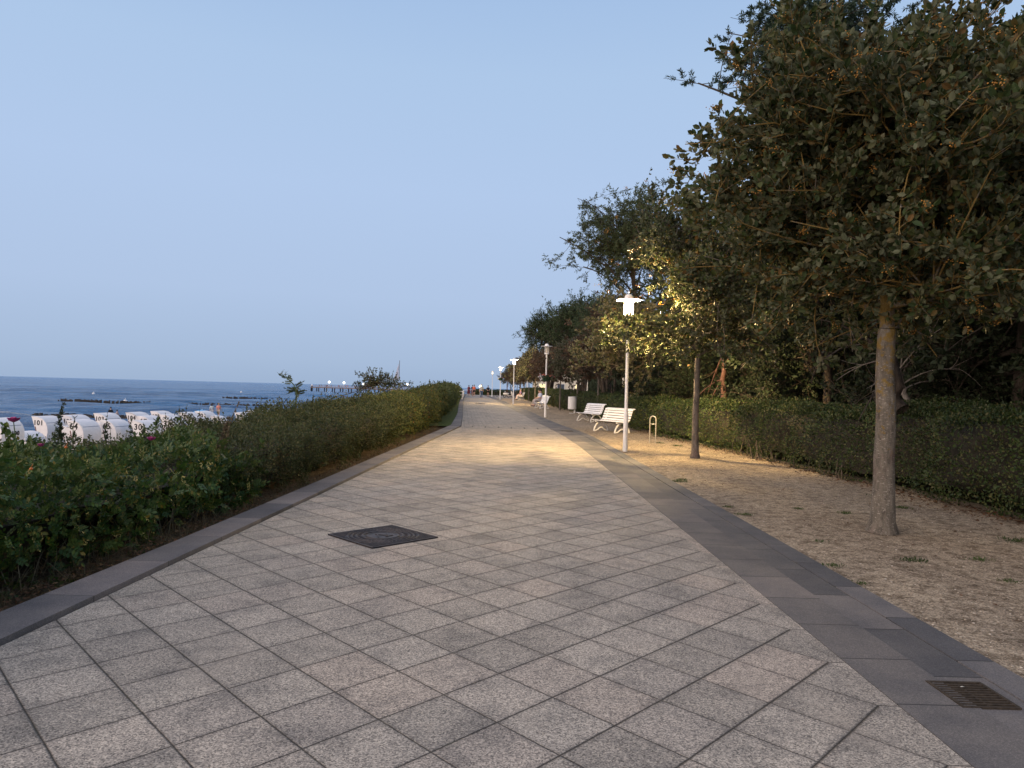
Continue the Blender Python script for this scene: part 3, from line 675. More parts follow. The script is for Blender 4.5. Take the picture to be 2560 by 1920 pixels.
trunkthing([PXY(1808, 1015, 24), PXY(1808, 950, 24), PXY(1812, 880, 24)], .11, bark('reddish bark', (.16, .085, .065)), 'reddish upright trunk right of the second tree', seed=9, tw=5)
trunkthing([PXY(2112, 1010, 20), PXY(2110, 930, 20), PXY(2108, 860, 20)], .04, B_dark, 'thin dark upright trunk just left of the closest tree', seed=12, tw=9)
trunkthing([PXY(2235, 1030, 12), PXY(2232, 900, 12), PXY(2228, 760, 12)], .13, B_dark, 'thick dark trunk directly behind the closest trunk', seed=13, tw=6)
trunkthing([PXY(2470, 1010, 17), PXY(2465, 900, 17), PXY(2460, 760, 17)], .12, B_dark, 'upright dark trunk near the right edge', seed=14, tw=6)

# ------------------------------------------------------------------ hedges and bushes
def nz(seed, n=10, lo=.4, hi=3):
    rg = np.random.default_rng(seed); k = rg.normal(size=(n, 2)); k = k/np.linalg.norm(k, axis=1)[:, None]*rg.uniform(lo, hi, n)[:, None]; ph = rg.uniform(0, 6.3, n); am = 1/np.sqrt(np.linalg.norm(k, axis=1)); am /= am.sum()
    return lambda a, b: np.sum(am*np.sin(a[..., None]*k[:, 0]*2*pi+b[..., None]*k[:, 1]*2*pi+ph), -1)
def mass(xf, side, y0, y1, prof, hf, n, tpl, size, seed, lump=.12, depth=.22, upb=.35, wid=1., gz=0, coremat=None, yden=None, inset=.28, ends=True, shoots=None):
    """leaf mass with a cross-section profile [(dx, z fraction)] swept along y"""
    rg = np.random.default_rng(seed); pr = np.array(prof, float); seg = np.linalg.norm(np.diff(pr, axis=0)*np.array((1, 1.1)), axis=1); cum = np.concatenate([[0], np.cumsum(seg)]); tot = cum[-1]
    noise = nz(seed)
    u = rg.uniform(0, 1, n)
    if yden: y = y0*(y1/y0)**u if yden == 'log' else y0+(y1-y0)*u
    else: y = y0+(y1-y0)*u
    s = rg.uniform(0, tot, n)
    def surf(y, s, off):
        dx = np.interp(s, cum, pr[:, 0]); z = np.interp(s, cum, pr[:, 1])
        e = .03; tx = np.interp(s+e, cum, pr[:, 0])-np.interp(s-e, cum, pr[:, 0]); tz = np.interp(s+e, cum, pr[:, 1])-np.interp(s-e, cum, pr[:, 1])
        nx, nz_ = -tz, tx; L = np.maximum(1e-6, np.hypot(nx, nz_)); nx, nz_ = nx/L, nz_/L
        b = noise(y*.55, s*.9)*lump*2.4+off
        if ends:
            for ye in (y0, y1):
                dd = np.abs(y-ye); b = b-np.clip(.45-dd, 0, 1)**2*1.2
        h = np.array([hf(v) for v in y]); g = np.array([G(v) for v in y]); xx = np.array([xf(v) for v in y])
        X = xx+side*(dx+nx*b); Z = g+gz+z*h+nz_*b
        return X, Z, side*nx, nz_
    X, Z, nx, nzz = surf(y, s, -rg.exponential(depth*.5, n)+.03)
    keep = Z > -3; P = np.stack([X, y+rg.normal(size=n)*.02, Z], -1)[keep]; N = np.stack([nx, 0*nx, nzz], -1)[keep]
    D = N*.7+rg.normal(size=N.shape)*.75+np.array((0, 0, upb))
    S = size*rg.uniform(.6, 1.25, len(P))
    if yden == 'log': S = S*(.75+.5*(P[:, 1]-y0)/(y1-y0))
    V, Q = scatter(P, D, S, tpl, rg, nrm=N, wid=wid)
    if shoots:
        ns, sl, sz = shoots; i = rg.choice(len(P), ns*3); i = i[N[i, 2] > -.1][:ns]; nl = 13
        d0 = unit(N[i]*.5+rg.normal(size=(len(i), 3))*.35+np.array((0, 0, .8)))*rg.uniform(.5, 1.3, (len(i), 1))*sl
        t = rg.uniform(.1, 1, (len(i), nl, 1)); Ps = (P[i][:, None, :]+d0[:, None, :]*t).reshape(-1, 3); Ds = (d0[:, None, :]/sl*.6+rg.normal(size=(len(i), nl, 3))*.7).reshape(-1, 3)
        V2, Q2 = scatter(Ps, Ds, sz*rg.uniform(.6, 1.2, len(Ps)), T_OVAL, rg); b0 = P[i]-d0*.4; tip = P[i]+d0*1.0; V3, Q3 = tubes([(np.stack([a_, (a_+b_)/2, b_]), np.array((.005, .004, .002))) for a_, b_ in zip(b0, tip)], 3)
        V, Q = join((V, Q), (V2, Q2), (V3, Q3))
    # solid inner core standing in for the branch mass
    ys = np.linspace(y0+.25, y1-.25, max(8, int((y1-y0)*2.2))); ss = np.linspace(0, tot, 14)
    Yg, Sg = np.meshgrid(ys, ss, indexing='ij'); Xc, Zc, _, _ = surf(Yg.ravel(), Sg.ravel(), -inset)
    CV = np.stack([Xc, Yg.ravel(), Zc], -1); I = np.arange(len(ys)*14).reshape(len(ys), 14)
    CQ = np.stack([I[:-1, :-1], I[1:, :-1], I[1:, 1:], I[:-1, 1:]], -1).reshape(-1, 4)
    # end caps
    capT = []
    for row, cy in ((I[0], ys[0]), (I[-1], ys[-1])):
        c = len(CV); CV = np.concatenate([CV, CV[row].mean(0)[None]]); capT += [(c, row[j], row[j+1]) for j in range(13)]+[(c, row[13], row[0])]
    return (V, Q), (CV, CQ, capT), P
def stems(xf, side, y0, y1, n, seed, h=(.25, .6), r=.012, dx=(0.0, .3), lean=.12, k=4, pts=5):
    rg = np.random.default_rng(seed); L = []
    for i in range(n):
        y = rg.uniform(y0, y1); x = xf(y)+side*rg.uniform(*dx); H = rg.uniform(*h); t = np.linspace(0, 1, pts)[:, None]
        d = np.array((rg.normal()*lean, rg.normal()*lean, 1))*H
        p = np.array((x, y, G(y)-.02))+d*t+rg.normal(size=(pts, 3))*.012*np.array((1, 1, 0)); rr = r*rg.uniform(.5, 1.4)
        L.append((p, np.linspace(rr, rr*.5, pts)))
    return tubes(L, k)
CORE = simple('shade-dark branch core', (.028, .024, .016), .95, 0, .5, 9)  # solid branch core, its colour darkened for the shade inside the foliage
TWIG = simple('hedge stem', (.16, .125, .095), .9, 0, .4, 30)
def hedge_thing(name, label, cat, pieces, leafm, stem=None, extra=()):
    root = empty(name, (0, 0, 0), 0, label, cat)
    (V, Q), (CV, CQ, CT), P = pieces
    linkme('foliage', np_mesh('foliage', V, Q), leafm, root)
    linkme('dark_branch_core', np_mesh('dark_branch_core', CV, CQ, True, CT), CORE, root)
    if stem is not None: linkme('stems', np_mesh('stems', *stem, True), TWIG, root)['kind'] = 'stuff'
    return root, P

# right: clipped hedge
hprof = [(.10, .0), (.0, .10), (-.04, .35), (0, .75), (.12, .95), (.4, 1.0), (1.2, 1.03), (1.7, .95), (1.8, .2)]
HH = tab([(0, 1.42), (10, 1.40), (20, 1.28), (30, 1.25), (45, 1.3), (110, 1.4)])
hx = lambda y: HX(y)+.06*sin(y*1.7)+.05*sin(y*3.9+1)
hedge_thing('clipped_hedge', 'near end of the clipped green hedge behind the gravel, with bare stems at its foot', 'hedge',
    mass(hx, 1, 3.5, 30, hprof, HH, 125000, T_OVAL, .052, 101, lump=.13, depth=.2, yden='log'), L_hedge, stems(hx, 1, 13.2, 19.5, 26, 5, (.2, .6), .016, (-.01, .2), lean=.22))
hedge_thing('clipped_hedge', 'far stretch of the clipped green hedge running behind the white benches', 'hedge',
    mass(hx, 1, 29.8, 112, hprof, HH, 120000, T_RHOMB, .085, 102, lump=.10, depth=.2, yden='log'), L_hedge)
# cross hedge closing the view
cx = empty('low_hedge', (-4, 140, .2), 0, 'low dark hedge closing the far end of the promenade', 'hedge')
(Vh, Qh), (CVh, CQh, CTh), _ = mass(lambda y: 0, 1, 1, 20, hprof, lambda y: 1.15, 16000, T_RHOMB, .16, 103)
for n_, me, mt in (('foliage', np_mesh('foliage', Vh, Qh), L_hedge), ('dark_branch_core', np_mesh('dark_branch_core', CVh, CQh, True, CTh), CORE)):
    o = linkme(n_, me, mt, cx)
cx.rotation_euler = (0, 0, -pi/2); cx.location = (-9, 141, .0)

# the wood beyond the single trees, read as one dark mass
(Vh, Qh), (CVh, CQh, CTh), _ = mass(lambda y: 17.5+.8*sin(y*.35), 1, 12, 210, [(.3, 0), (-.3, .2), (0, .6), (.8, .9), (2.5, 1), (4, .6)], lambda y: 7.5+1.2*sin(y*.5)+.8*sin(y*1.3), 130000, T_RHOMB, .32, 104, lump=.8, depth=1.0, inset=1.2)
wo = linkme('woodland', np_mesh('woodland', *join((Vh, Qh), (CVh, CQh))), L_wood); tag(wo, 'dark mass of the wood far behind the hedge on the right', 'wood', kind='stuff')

# left: bushes between kerb and beach
BX = tab([(0, -3.62), (5, -3.55), (6.3, -3.46), (8.8, -3.36), (14.8, -3.14), (25.7, -2.92), (29, -3.02), (41, -3.6), (54, -4.3), (78, -5.9), (110, -7.9), (125, -8.8)])
bprof = [(.16, -.02), (.05, .14), (-.01, .40), (-.06, .70), (.02, .9), (.25, 1.02), (.9, 1.04), (2.0, .86), (3.2, .45), (4.4, -.4), (5.4, -1.4)]
BH = tab([(0, .86), (5, .83), (7, .72), (9, .68), (10.5, .76), (12, .86), (15, .98), (22, 1.13), (30, 1.25), (45, 1.36), (60, 1.42), (90, 1.25), (125, 1.1)])
rose, RP = hedge_thing('rose_bush', 'bushy wild rose at the left front with pink flowers and broad bright leaves', 'bush',
    mass(BX, -1, 2.2, 9.6, bprof, BH, 22000, T_ROSE, .098, 111, lump=.15, depth=.26, upb=.5, inset=.36, yden='log', shoots=(160, .28, .07)), L_rose, None)
shrub, SP = hedge_thing('fine_leaved_shrub', 'long fine-leaved olive shrub along the left kerb, beyond the wild rose', 'bush',
    mass(BX, -1, 8.7, 20, bprof, BH, 150000, T_OVAL, .042, 113, lump=.19, depth=.26, upb=.5, yden='log', shoots=(520, .26, .035)), L_shrub, None)
shrub2, SP2 = hedge_thing('orange_hip_bush', 'middle stretch of left bushes with orange hips and yellowing leaves', 'bush',
    mass(BX, -1, 19.2, 40, bprof, BH, 130000, T_OVAL, .06, 115, lump=.2, depth=.26, upb=.5, yden='log', shoots=(520, .30, .05)), leafmat('hip bush leaf', [(.035, .055, .018), (.05, .08, .024), (.07, .09, .03), (.11, .10, .03), (.045, .065, .02), (.15, .12, .035)], .6, .25), None)
shrub3, SP3 = hedge_thing('grassy_bush', 'farthest left bushes, pale green and mixed with tall grass, ending at the white handrail', 'bush',
    mass(BX, -1, 39, 124, bprof, BH, 120000, T_OVAL, .11, 117, lump=.2, depth=.26, upb=.7, yden='log', shoots=(600, .38, .10)), leafmat('grassy leaf', [(.06, .08, .025), (.08, .11, .035), (.10, .12, .04), (.055, .075, .025), (.13, .13, .06)], .6, .3), None)
# dry stalks and grasses under and in front of the bushes
rg = np.random.default_rng(77)
def grassband(name, label, n, y0, y1, xo, hgt, mat, tpl=T_GRASS, lean=.5, seed=1, parent=None, log=True, z=0):
    rg = np.random.default_rng(seed); y = y0*(y1/y0)**rg.uniform(0, 1, n) if log else rg.uniform(y0, y1, n); x = np.array([BX(v) for v in y])+rg.uniform(*xo, n)
    P = np.stack([x, y, np.array([G(v) for v in y])-.03+z], -1); D = rg.normal(size=(n, 3))*lean+np.array((0, 0, 1)); V, Q = scatter(P, D, rg.uniform(.4, 1.1, n)*hgt, tpl, rg)
    o = linkme(name, np_mesh(name, V, Q), mat, parent)
    if parent is None: tag(o, label, 'grass', kind='stuff')
    return o
grassband('dry_grass', 'dry brown grass and dead stalks along the foot of the left bushes', 5200, 3, 30, (-.12, .17), .13, S_dry, lean=.9, seed=3)
o = grassband('dry_stalks', None, 420, 3, 9, (-.35, .0), .40, S_dry, lean=.5, seed=4, parent=rose); o['kind'] = 'stuff'
Gm = leafmat('green grass', [(.03, .055, .015), (.05, .085, .025), (.08, .10, .035), (.04, .07, .02)], .7, .25)
grassband('verge_grass', 'short green grass between kerb and far left bushes', 9000, 29, 80, (-.1, .75), .10, Gm, lean=.5, seed=6)
grassband('weeds', 'low green weeds beside the left kerb', 1500, 4, 28, (.03, .19), .06, Gm, lean=.8, seed=8)
# pink roses and hips
def flower(p, label, s=1.0):
    root = empty('rose_flower', p, 0, label, 'flower', 'pink roses on the wild rose bush')
    V = []; Q = []
    for k in range(9):
        a = k*2.4; inner = k > 5; L = (.026 if inner else .037)*s; el = 1.15 if inner else .55
        d = np.array((cos(a)*cos(el), sin(a)*cos(el), sin(el))); b = len(V); sx = np.array((-sin(a), cos(a), 0))
        for t, w_ in ((0, .25), (.5, 1), (1, .75)):
            for sgn in (-1, 0, 1): V.append(d*L*t+sx*sgn*w_*L*.6+np.array((0, 0, .006*t*t-.004*abs(sgn))))
        for r in range(2):
            for c_ in range(2): Q.append((b+r*3+c_, b+r*3+c_+1, b+r*3+c_+4, b+r*3+c_+3))
    linkme('petals', np_mesh('petals', np.array(V), np.array(Q), True), PINK, root)
    m = MB(); m.ball((0, 0, .008), .009*s, 8, 5); m.build('centre', simple('stamen yellow', (.5, .35, .05), .7), root)
    m = MB(); m.tube([(0, 0, -.002), (.01, .005, -.09), (.03, .0, -.2)], .003, 5); m.build('stem', Gst, root)
PINK = simple('pink petal', (.36, .05, .19), .5, 0, .25, 30); Gst = simple('green stem', (.05, .09, .03), .7)
flower(PXY(34, 1054, 4.75), 'pink rose standing above the bush at the left edge', 1.1)
flower(PXY(378, 1100, 6.0), 'pink rose low in front of the numbered beach chairs', 1.0)
flower(PXY(102, 1115, 4.9), 'faded small pink rosebud, leftmost in the leaves', .6)
for i, (px, py, D) in enumerate(((78, 1172, 4.6), (165, 1118, 5.2), (2, 1, 1))):
    if D < 2: continue
    m = MB(); m.ball((0, 0, 0), .011, 8, 6, (1, 1, .85)); m.tube([(0, 0, .008), (.01, .0, .03)], .002, 4); o = m.build('rose_hip', HIP, None, True); o.location = PXY(px, py, D)
    tag(o, ('orange rose hip low at the left edge', 'small orange rose hip under the number 101 beach chair')[i], 'rose hip')
# hips/yellow clusters as parts of the hip bush
i = rg.choice(len(SP2), 170); P = SP2[i]+np.array((0.02, -.03, .04)); o8 = np.array([(x, y, z) for z in (-1, 1) for x, y in ((-1, -1), (1, -1), (1, 1), (-1, 1))])/1.732
V = (P[:, None, :]+o8[None]*.017).reshape(-1, 3); fq = np.array([(0, 3, 2, 1), (4, 5, 6, 7), (0, 1, 5, 4), (1, 2, 6, 5), (2, 3, 7, 6), (3, 0, 4, 7)])
o = linkme('hips', np_mesh('hips', V, (fq[None]+(np.arange(len(P))*8)[:, None, None]).reshape(-1, 4), True), HIP, shrub2); o['kind'] = 'stuff'

# tall single plants rising out of the bushes
def stalk(base, pts_px, D, label, leaf=.035, n=26, tpl=T_OVAL, mat=None, r=.004, name='weed_stalk', cat='plant', seedy=0, updir=.3, side=.8):
    P = [PXY(a, b, D) for a, b in pts_px]; b0 = P[0].copy(); P = [p-b0 for p in P]; t = np.linspace(0, 1, 9)*(len(P)-1)
    A = np.array([tuple(p) for p in P]); L = np.stack([np.interp(t, range(len(P)), A[:, k]) for k in range(3)], -1)
    root = empty(name, tuple(b0), 0, label, cat); v, q = tubes([(L, np.linspace(r, r*.3, 9))], 5); linkme('stem', np_mesh('stem', v, q, True), Gst if not seedy else TWIG, root)
    rg = np.random.default_rng(int(b0.x*100) % 999+n); tt = rg.uniform(.12, 1, n); Pp = np.stack([np.interp(tt*8, range(9), L[:, k]) for k in range(3)], -1)
    D_ = rg.normal(size=(n, 3))*side+np.array((0, 0, updir)); v, q = scatter(Pp, D_, leaf*(1.25-.75*tt), tpl, rg, wid=.8); linkme('leaves', np_mesh('leaves', v, q), mat or L_shrub, root)
    return root
DARKL = leafmat('dark plant leaf', [(.03, .045, .025), (.045, .06, .03), (.06, .07, .04)], .6, .2)
stalk(None, [(152, 1120), (150, 1060), (160, 1008)], 6.6, 'tallest dark weed spike in front of beach chair 102', .05, 80, mat=DARKL, side=.45, updir=.6)
stalk(None, [(140, 1140), (139, 1095), (138, 1058)], 5.9, 'small weed spike between beach chairs 101 and 102', .035, 40, mat=DARKL, side=.4)
stalk(None, [(180, 1120), (181, 1090), (187, 1045)], 6.3, 'branching weed with long thin leaves in front of the number 6 chair', .09, 34, T_NARROW, DARKL, side=.9)
stalk(None, [(262, 1110), (264, 1070), (269, 1034)], 6.8, 'weed spike in front of the two people sitting on the beach', .035, 44, mat=DARKL, side=.4)
stalk(None, [(322, 1110), (326, 1080), (329, 1040)], 7.0, 'weed spike in front of beach chair 104', .035, 40, mat=DARKL, side=.4)
stalk(None, [(360, 1105), (359, 1080), (358, 1056)], 6.8, 'weed spike by the number 30 chair', .035, 30, mat=DARKL, side=.4)
stalk(None, [(585-100, 1130), (478, 1080), (470, 1046)], 7.4, 'leafy rose shoot in front of beach chair 69', .11, 14, T_ROSE, L_rose, side=.8)
stalk(None, [(560, 1130), (575, 1060), (598, 1006)], 9.0, 'brown dried stalk leaning right near the couple at the water', .05, 70, T_OVAL, S_dry, seedy=1, side=.3, updir=.6)
stalk(None, [(535, 1150), (560, 1085), (572, 1040)], 8.8, 'brown dry bushy stalk right of beach chair 33', .06, 90, T_OVAL, S_dry, seedy=1, side=.35, updir=.5)
stalk(None, [(738, 1020), (742, 985), (735, 962), (716, 944), (698, 934)], 13, 'young tree with feathery leaves bending left over the bushes against the sea', .17, 30, T_SUMAC, L_willow, .016, 'sapling', 'sapling', side=.75, updir=.25)
sh = GR2 = grow(71, .25, .02, (0, 0, .55), (.85, .7, .42), 8, 7, 4, .2, 9, .055, up=.6, stems=3, amp=.35)
p = PXY(945, 1000, 24); tree('upright_bush', sh, B_dark, DARKL, (p.x, 24, .95), 'dark twiggy bush standing above the others, left of the flag pole', 'bush', k=5)
for j, (a, b) in enumerate((((925, 985), (900, 930)), ((930, 980), (912, 934)), ((935, 980), (922, 927)), ((905, 985), (884, 953)), ((965, 980), (984, 926)))):
    stalk(None, [a, ((a[0]+b[0])/2+2, (a[1]+b[1])/2), b], 24, ('leftmost leafy shoot', 'second leafy shoot from the left', 'tallest middle shoot with few leaves', 'lowest outer shoot', 'right-hand leafy shoot next to the flag')[j]+' of the twiggy bush against the sky', .075, 22, mat=DARKL, side=.5, r=.006)
for j, px in enumerate((1086, 1092, 1098, 1104, 1114, 1120)):
    stalk(None, [(px-2, 975), (px+1, 967), (px+(4 if j % 2 else -1), 954+(j*3) % 7)], 52, ('first', 'second', 'third', 'fourth', 'fifth', 'last')[j]+' thin tall grass blade from the left above the far bushes', .14, 8, mat=DARKL, side=.4, r=.012)
stalk(None, [(1150, 975), (1146, 962), (1140, 956)], 60, 'thin branching weed above the white handrail', .2, 14, mat=DARKL, side=.8, r=.012)

# weeds, leaves and stones on the gravel
rg = np.random.default_rng(91); VT = []
for i, (x, y, s) in enumerate(((3.9, 6.9, 1.1), (4.6, 7.0, .9), (4.9, 6.4, 1.2), (4.35, 6.2, .7), (5.4, 6.9, 1), (5.7, 8.0, 1.3), (3.35, 7.7, .6), (3.06, 9.3, .9), (3.02, 9.9, .7), (4.5, 9.6, .9), (4.0, 9.9, .7), (3.0, 6.6, .7), (2.96, 6.0, .6), (3.0, 12.6, 1.2), (3.1, 12.9, .9), (5.6, 10.2, 1.1), (5.9, 11.4, 1.2), (4.9, 21, 1.6), (4.6, 22, 1.3), (5.0, 5.6, .9))):
    n = int(130*s); P = np.stack([x+rg.normal(size=n)*.06*s, y+rg.normal(size=n)*.045*s, G(y)+np.zeros(n)-.01], -1); D = rg.normal(size=(n, 3))*.8+np.array((0, 0, .7))
    VT.append(scatter(P, D, rg.uniform(.02, .05, n)*s**.5, T_NARROW, rg, wid=1.3))
tag(linkme('grass_tufts', np_mesh('grass_tufts', *join(*VT)), Gm), 'small green grass tufts dotted over the gravel', 'grass', kind='stuff')
def litter(name, label, n, fx, y0, y1, size, mat, seed, z=0):
    rg = np.random.default_rng(seed); y = y0*(y1/y0)**rg.uniform(0, 1, n); x = np.array([fx(v, rg) for v in y]); P = np.stack([x, y, np.array([G(v) for v in y])+z+.004], -1)
    D = rg.normal(size=(n, 3))*np.array((1, 1, .15)); V, Q = scatter(P, D, rg.uniform(.5, 1.2, n)*size, T_OVAL, rg, nrm=np.tile((0, 0, 1.), (n, 1)))
    tag(linkme(name, np_mesh(name, V, Q), mat), label, 'leaves', kind='stuff')
LIT = leafmat('fallen leaf', [(.09, .045, .025), (.13, .06, .03), (.07, .04, .025), (.17, .10, .05), (.06, .035, .02)], .8, .1)
litter('fallen_leaves', 'reddish brown fallen leaves at the foot of the clipped hedge', 3800, lambda v, r: HX(v)-abs(r.normal())*.35+.25, 5, 34, .05, LIT, 5)
litter('leaf_litter', 'scattered brown leaves and twigs over the gravel', 420, lambda v, r: r.uniform(BO(v)+.1, HX(v)), 4, 30, .04, LIT, 6)
litter('litter_under_bushes', 'brown leaf litter between the left kerb and bushes', 1600, lambda v, r: KO(v)-r.uniform(.02, .3), 3.5, 28, .04, LIT, 7, .0)
rgs = np.random.default_rng(5); n = 5200; y = 3.2*(26/3.2)**rgs.uniform(0, 1, n); x = np.array([rgs.uniform(BO(v)+.02, HX(v)) for v in y]); s = rgs.uniform(.003, .009, n)
P = np.stack([x, y, -.006+0*x], -1); V = (P[:, None, :]+(o8[None]*np.array((1.3, 1, .7)))*s[:, None, None]+rgs.normal(size=(n, 8, 3))*.0012).reshape(-1, 3)
tag(linkme('pebbles', np_mesh('pebbles', V, (fq[None]+(np.arange(n)*8)[:, None, None]).reshape(-1, 4), True), Mat('pebble').set(.8).m), 'loose pale pebbles on the gravel', 'pebbles', kind='stuff')
pm = bpy.data.materials['pebble']; 
_m = Mat.__new__(Mat); _m.m = pm; _m.nt = pm.node_tree; _m.b = pm.node_tree.nodes['Principled BSDF']; _m.out = pm.node_tree.nodes['Material Output']
_m.col(_m.ramp(_m.n('ShaderNodeNewGeometry').outputs['Random Per Island'], [(0, (.2, .16, .12)), (.5, (.36, .3, .23)), (.85, (.5, .43, .34)), (1, (.62, .56, .48))]))

# ------------------------------------------------------------------ street furniture
WHITE = simple('white paint', (.78, .77, .76), .4, 0, .06, 20); WHITE2 = simple('white chair plastic', (.74, .72, .73), .55, 0, .06, 5)
STEEL = simple('galvanised steel', (.36, .34, .31), .45, .6, .2, 30); IRON = Mat('cast iron').set(.6, .4, .5)
_n = IRON.noise(IRON.obj(), 14, 5); IRON.col(IRON.ramp(_n, [(.35, (.038, .034, .036)), (.65, (.085, .07, .068))])); IRON.bump(_n, .4, .003); IRON = IRON.m
RUST = simple('rusty iron', (.045, .034, .024), .85, .1, .5, 30); DARK = simple('painted hollow dark', (.01, .01, .009), .9)
BLACK = simple('black rubber', (.015, .015, .016), .6); BROWN = simple('brown wood trim', (.12, .04, .03), .6); GREENP = simple('dark green plastic', (.012, .05, .028), .45)
LAMPC = (1, .69, .30)
LITG = emis('lit lamp glass', (1, .84, .52), 3.2, .5)
def glassy():
    m = Mat('clear lamp glass').set(.15, 0, .5); m.col((.75, .72, .68)); t = m.n('ShaderNodeBsdfTransparent'); x = m.n('ShaderNodeMixShader'); x.inputs[0].default_value = .35
    m.l(t.outputs[0], x.inputs[1]); m.l(m.b.outputs[0], x.inputs[2]); m.l(x.outputs[0], m.out.inputs[0]); return m.m
GLASS = glassy(); BULB = simple('unlit tube', (.45, .33, .2), .4)
def lamp(x, y, lit, label, power=0):
    root = empty('street_lamp', (x, y, G(y)-.01), .3*y, label, 'street lamp', 'white lamp posts along the promenade')
    m = MB(); m.lathe([(.064, 0), (.064, .95), (.058, 1.0), (.044, 1.04), (.042, 3.38), (.05, 3.40), (.05, 3.50), (.042, 3.52)], k=18); m.build('post', WHITE, root, True)
    m = MB(); m.box((.0, -.064, .55), (.05, .012, .22), bev=.004); m.build('hatch', WHITE, root)
    m = MB(); m.box((0, -.046, 3.28), (.03, .01, .08)); m.build('sensor', BLACK, root)
    m = MB(); m.lathe([(.04, 3.50), (.125, 3.52), (.128, 3.55), (.118, 3.57), (.02, 3.57)], k=20)
    for k in range(8):
        a = k*pi/4; m.tube([(.118*cos(a), .118*sin(a), 3.56), (.118*cos(a), .118*sin(a), 3.93)], .006, 5)
    m.build('cage', WHITE, root, True)
    m = MB(); m.lathe([(.001, 3.90), (.11, 3.91), (.325, 3.945), (.33, 3.955), (.31, 3.965), (.115, 3.985), (.11, 4.03), (.085, 4.08), (.05, 4.10), (.001, 4.105)], k=28); m.build('hood', WHITE, root, True, 50)
    m = MB(); m.lathe([(.105, 3.575), (.105, 3.90)], k=20); m.build('lamp_glass', LITG if lit else GLASS, root, True)
    m = MB(); m.lathe([(.001, 3.60), (.03, 3.60), (.03, 3.82), (.001, 3.83)], k=10); (m.build('bulb', BULB, root, True) if not lit else None)
    if lit and power:
        for k, (z, f) in enumerate(((3.74, 1.0),)):
            l = bpy.data.lights.new('lamp_light', 'POINT'); l.energy = power*f; l.color = LAMPC; l.shadow_soft_size = .13
            o = bpy.data.objects.new('lamp_light', l); C.objects.link(o); o.location = (0, 0, z); o.parent = root
    return root
LP1 = lamp(2.99, 18.66, True, 'nearest lit lamp post, its glowing head among yellow-lit leaves', 1)
lamp(1.89, 39.85, False, 'unlit lamp post carrying a flower bowl halfway up, in front of the benches')
LP3 = lamp(.15, 63.76, True, 'second lit lamp post, in front of the seated couples', 1)
LP4 = lamp(-1.41, 87.1, True, 'lit lamp post with a small flower bowl, farther on', 1)
LP5 = lamp(-3.09, 112, True, 'farthest lit lamp post near the man in black')
def bowl(x, y, z, label, seed):
    root = empty('flower_bowl', (x, y, G(y)+z), 0, label, 'flower basket', 'planted bowls hung round the lamp posts')
    m = MB(); m.lathe([(.05, -.14), (.13, -.13), (.22, -.05), (.245, .06), (.265, .075), (.265, .10), (.235, .105), (.05, .09)], k=20); m.build('bowl', GREENP, root, True, 50)
    rg = np.random.default_rng(seed); n = 650; a = rg.uniform(0, 2*pi, n); r = .30*np.sqrt(rg.uniform(0, 1, n)); P = np.stack([r*np.cos(a), r*np.sin(a), .10+.10*rg.uniform(0, 1, n)-(r > .23)*rg.uniform(0, .18, n)], -1)
    v, q = scatter(P, rg.normal(size=(n, 3))+np.array((0, 0, .6)), rg.uniform(.04, .08, n), T_OVAL, rg); linkme('plants', np_mesh('plants', v, q), L_green, root)
    for nm, col, cnt, cen in (('white_flowers', simple('white bloom', (.75, .72, .74), .6), 60, (-.28, -.1, .08)), ('red_flowers', simple('salmon bloom', (.6, .16, .13), .6), 34, (.1, -.05, .2))):
        P = np.array(cen)+rg.normal(size=(cnt, 3))*np.array((.07, .07, .07) if nm[0] == 'w' else (.17, .12, .03)); v, q = scatter(P, rg.normal(size=(cnt, 3)), .045*np.ones(cnt), T_OVAL, rg, wid=1.8); linkme(nm, np_mesh(nm, v, q), col, root)
bowl(1.89, 39.85, 2.12, 'green bowl of white and salmon flowers round the unlit lamp post', 1); bowl(-1.41, 87.1, 2.45, 'small far flower bowl on the lit post, dark against the sky', 2)

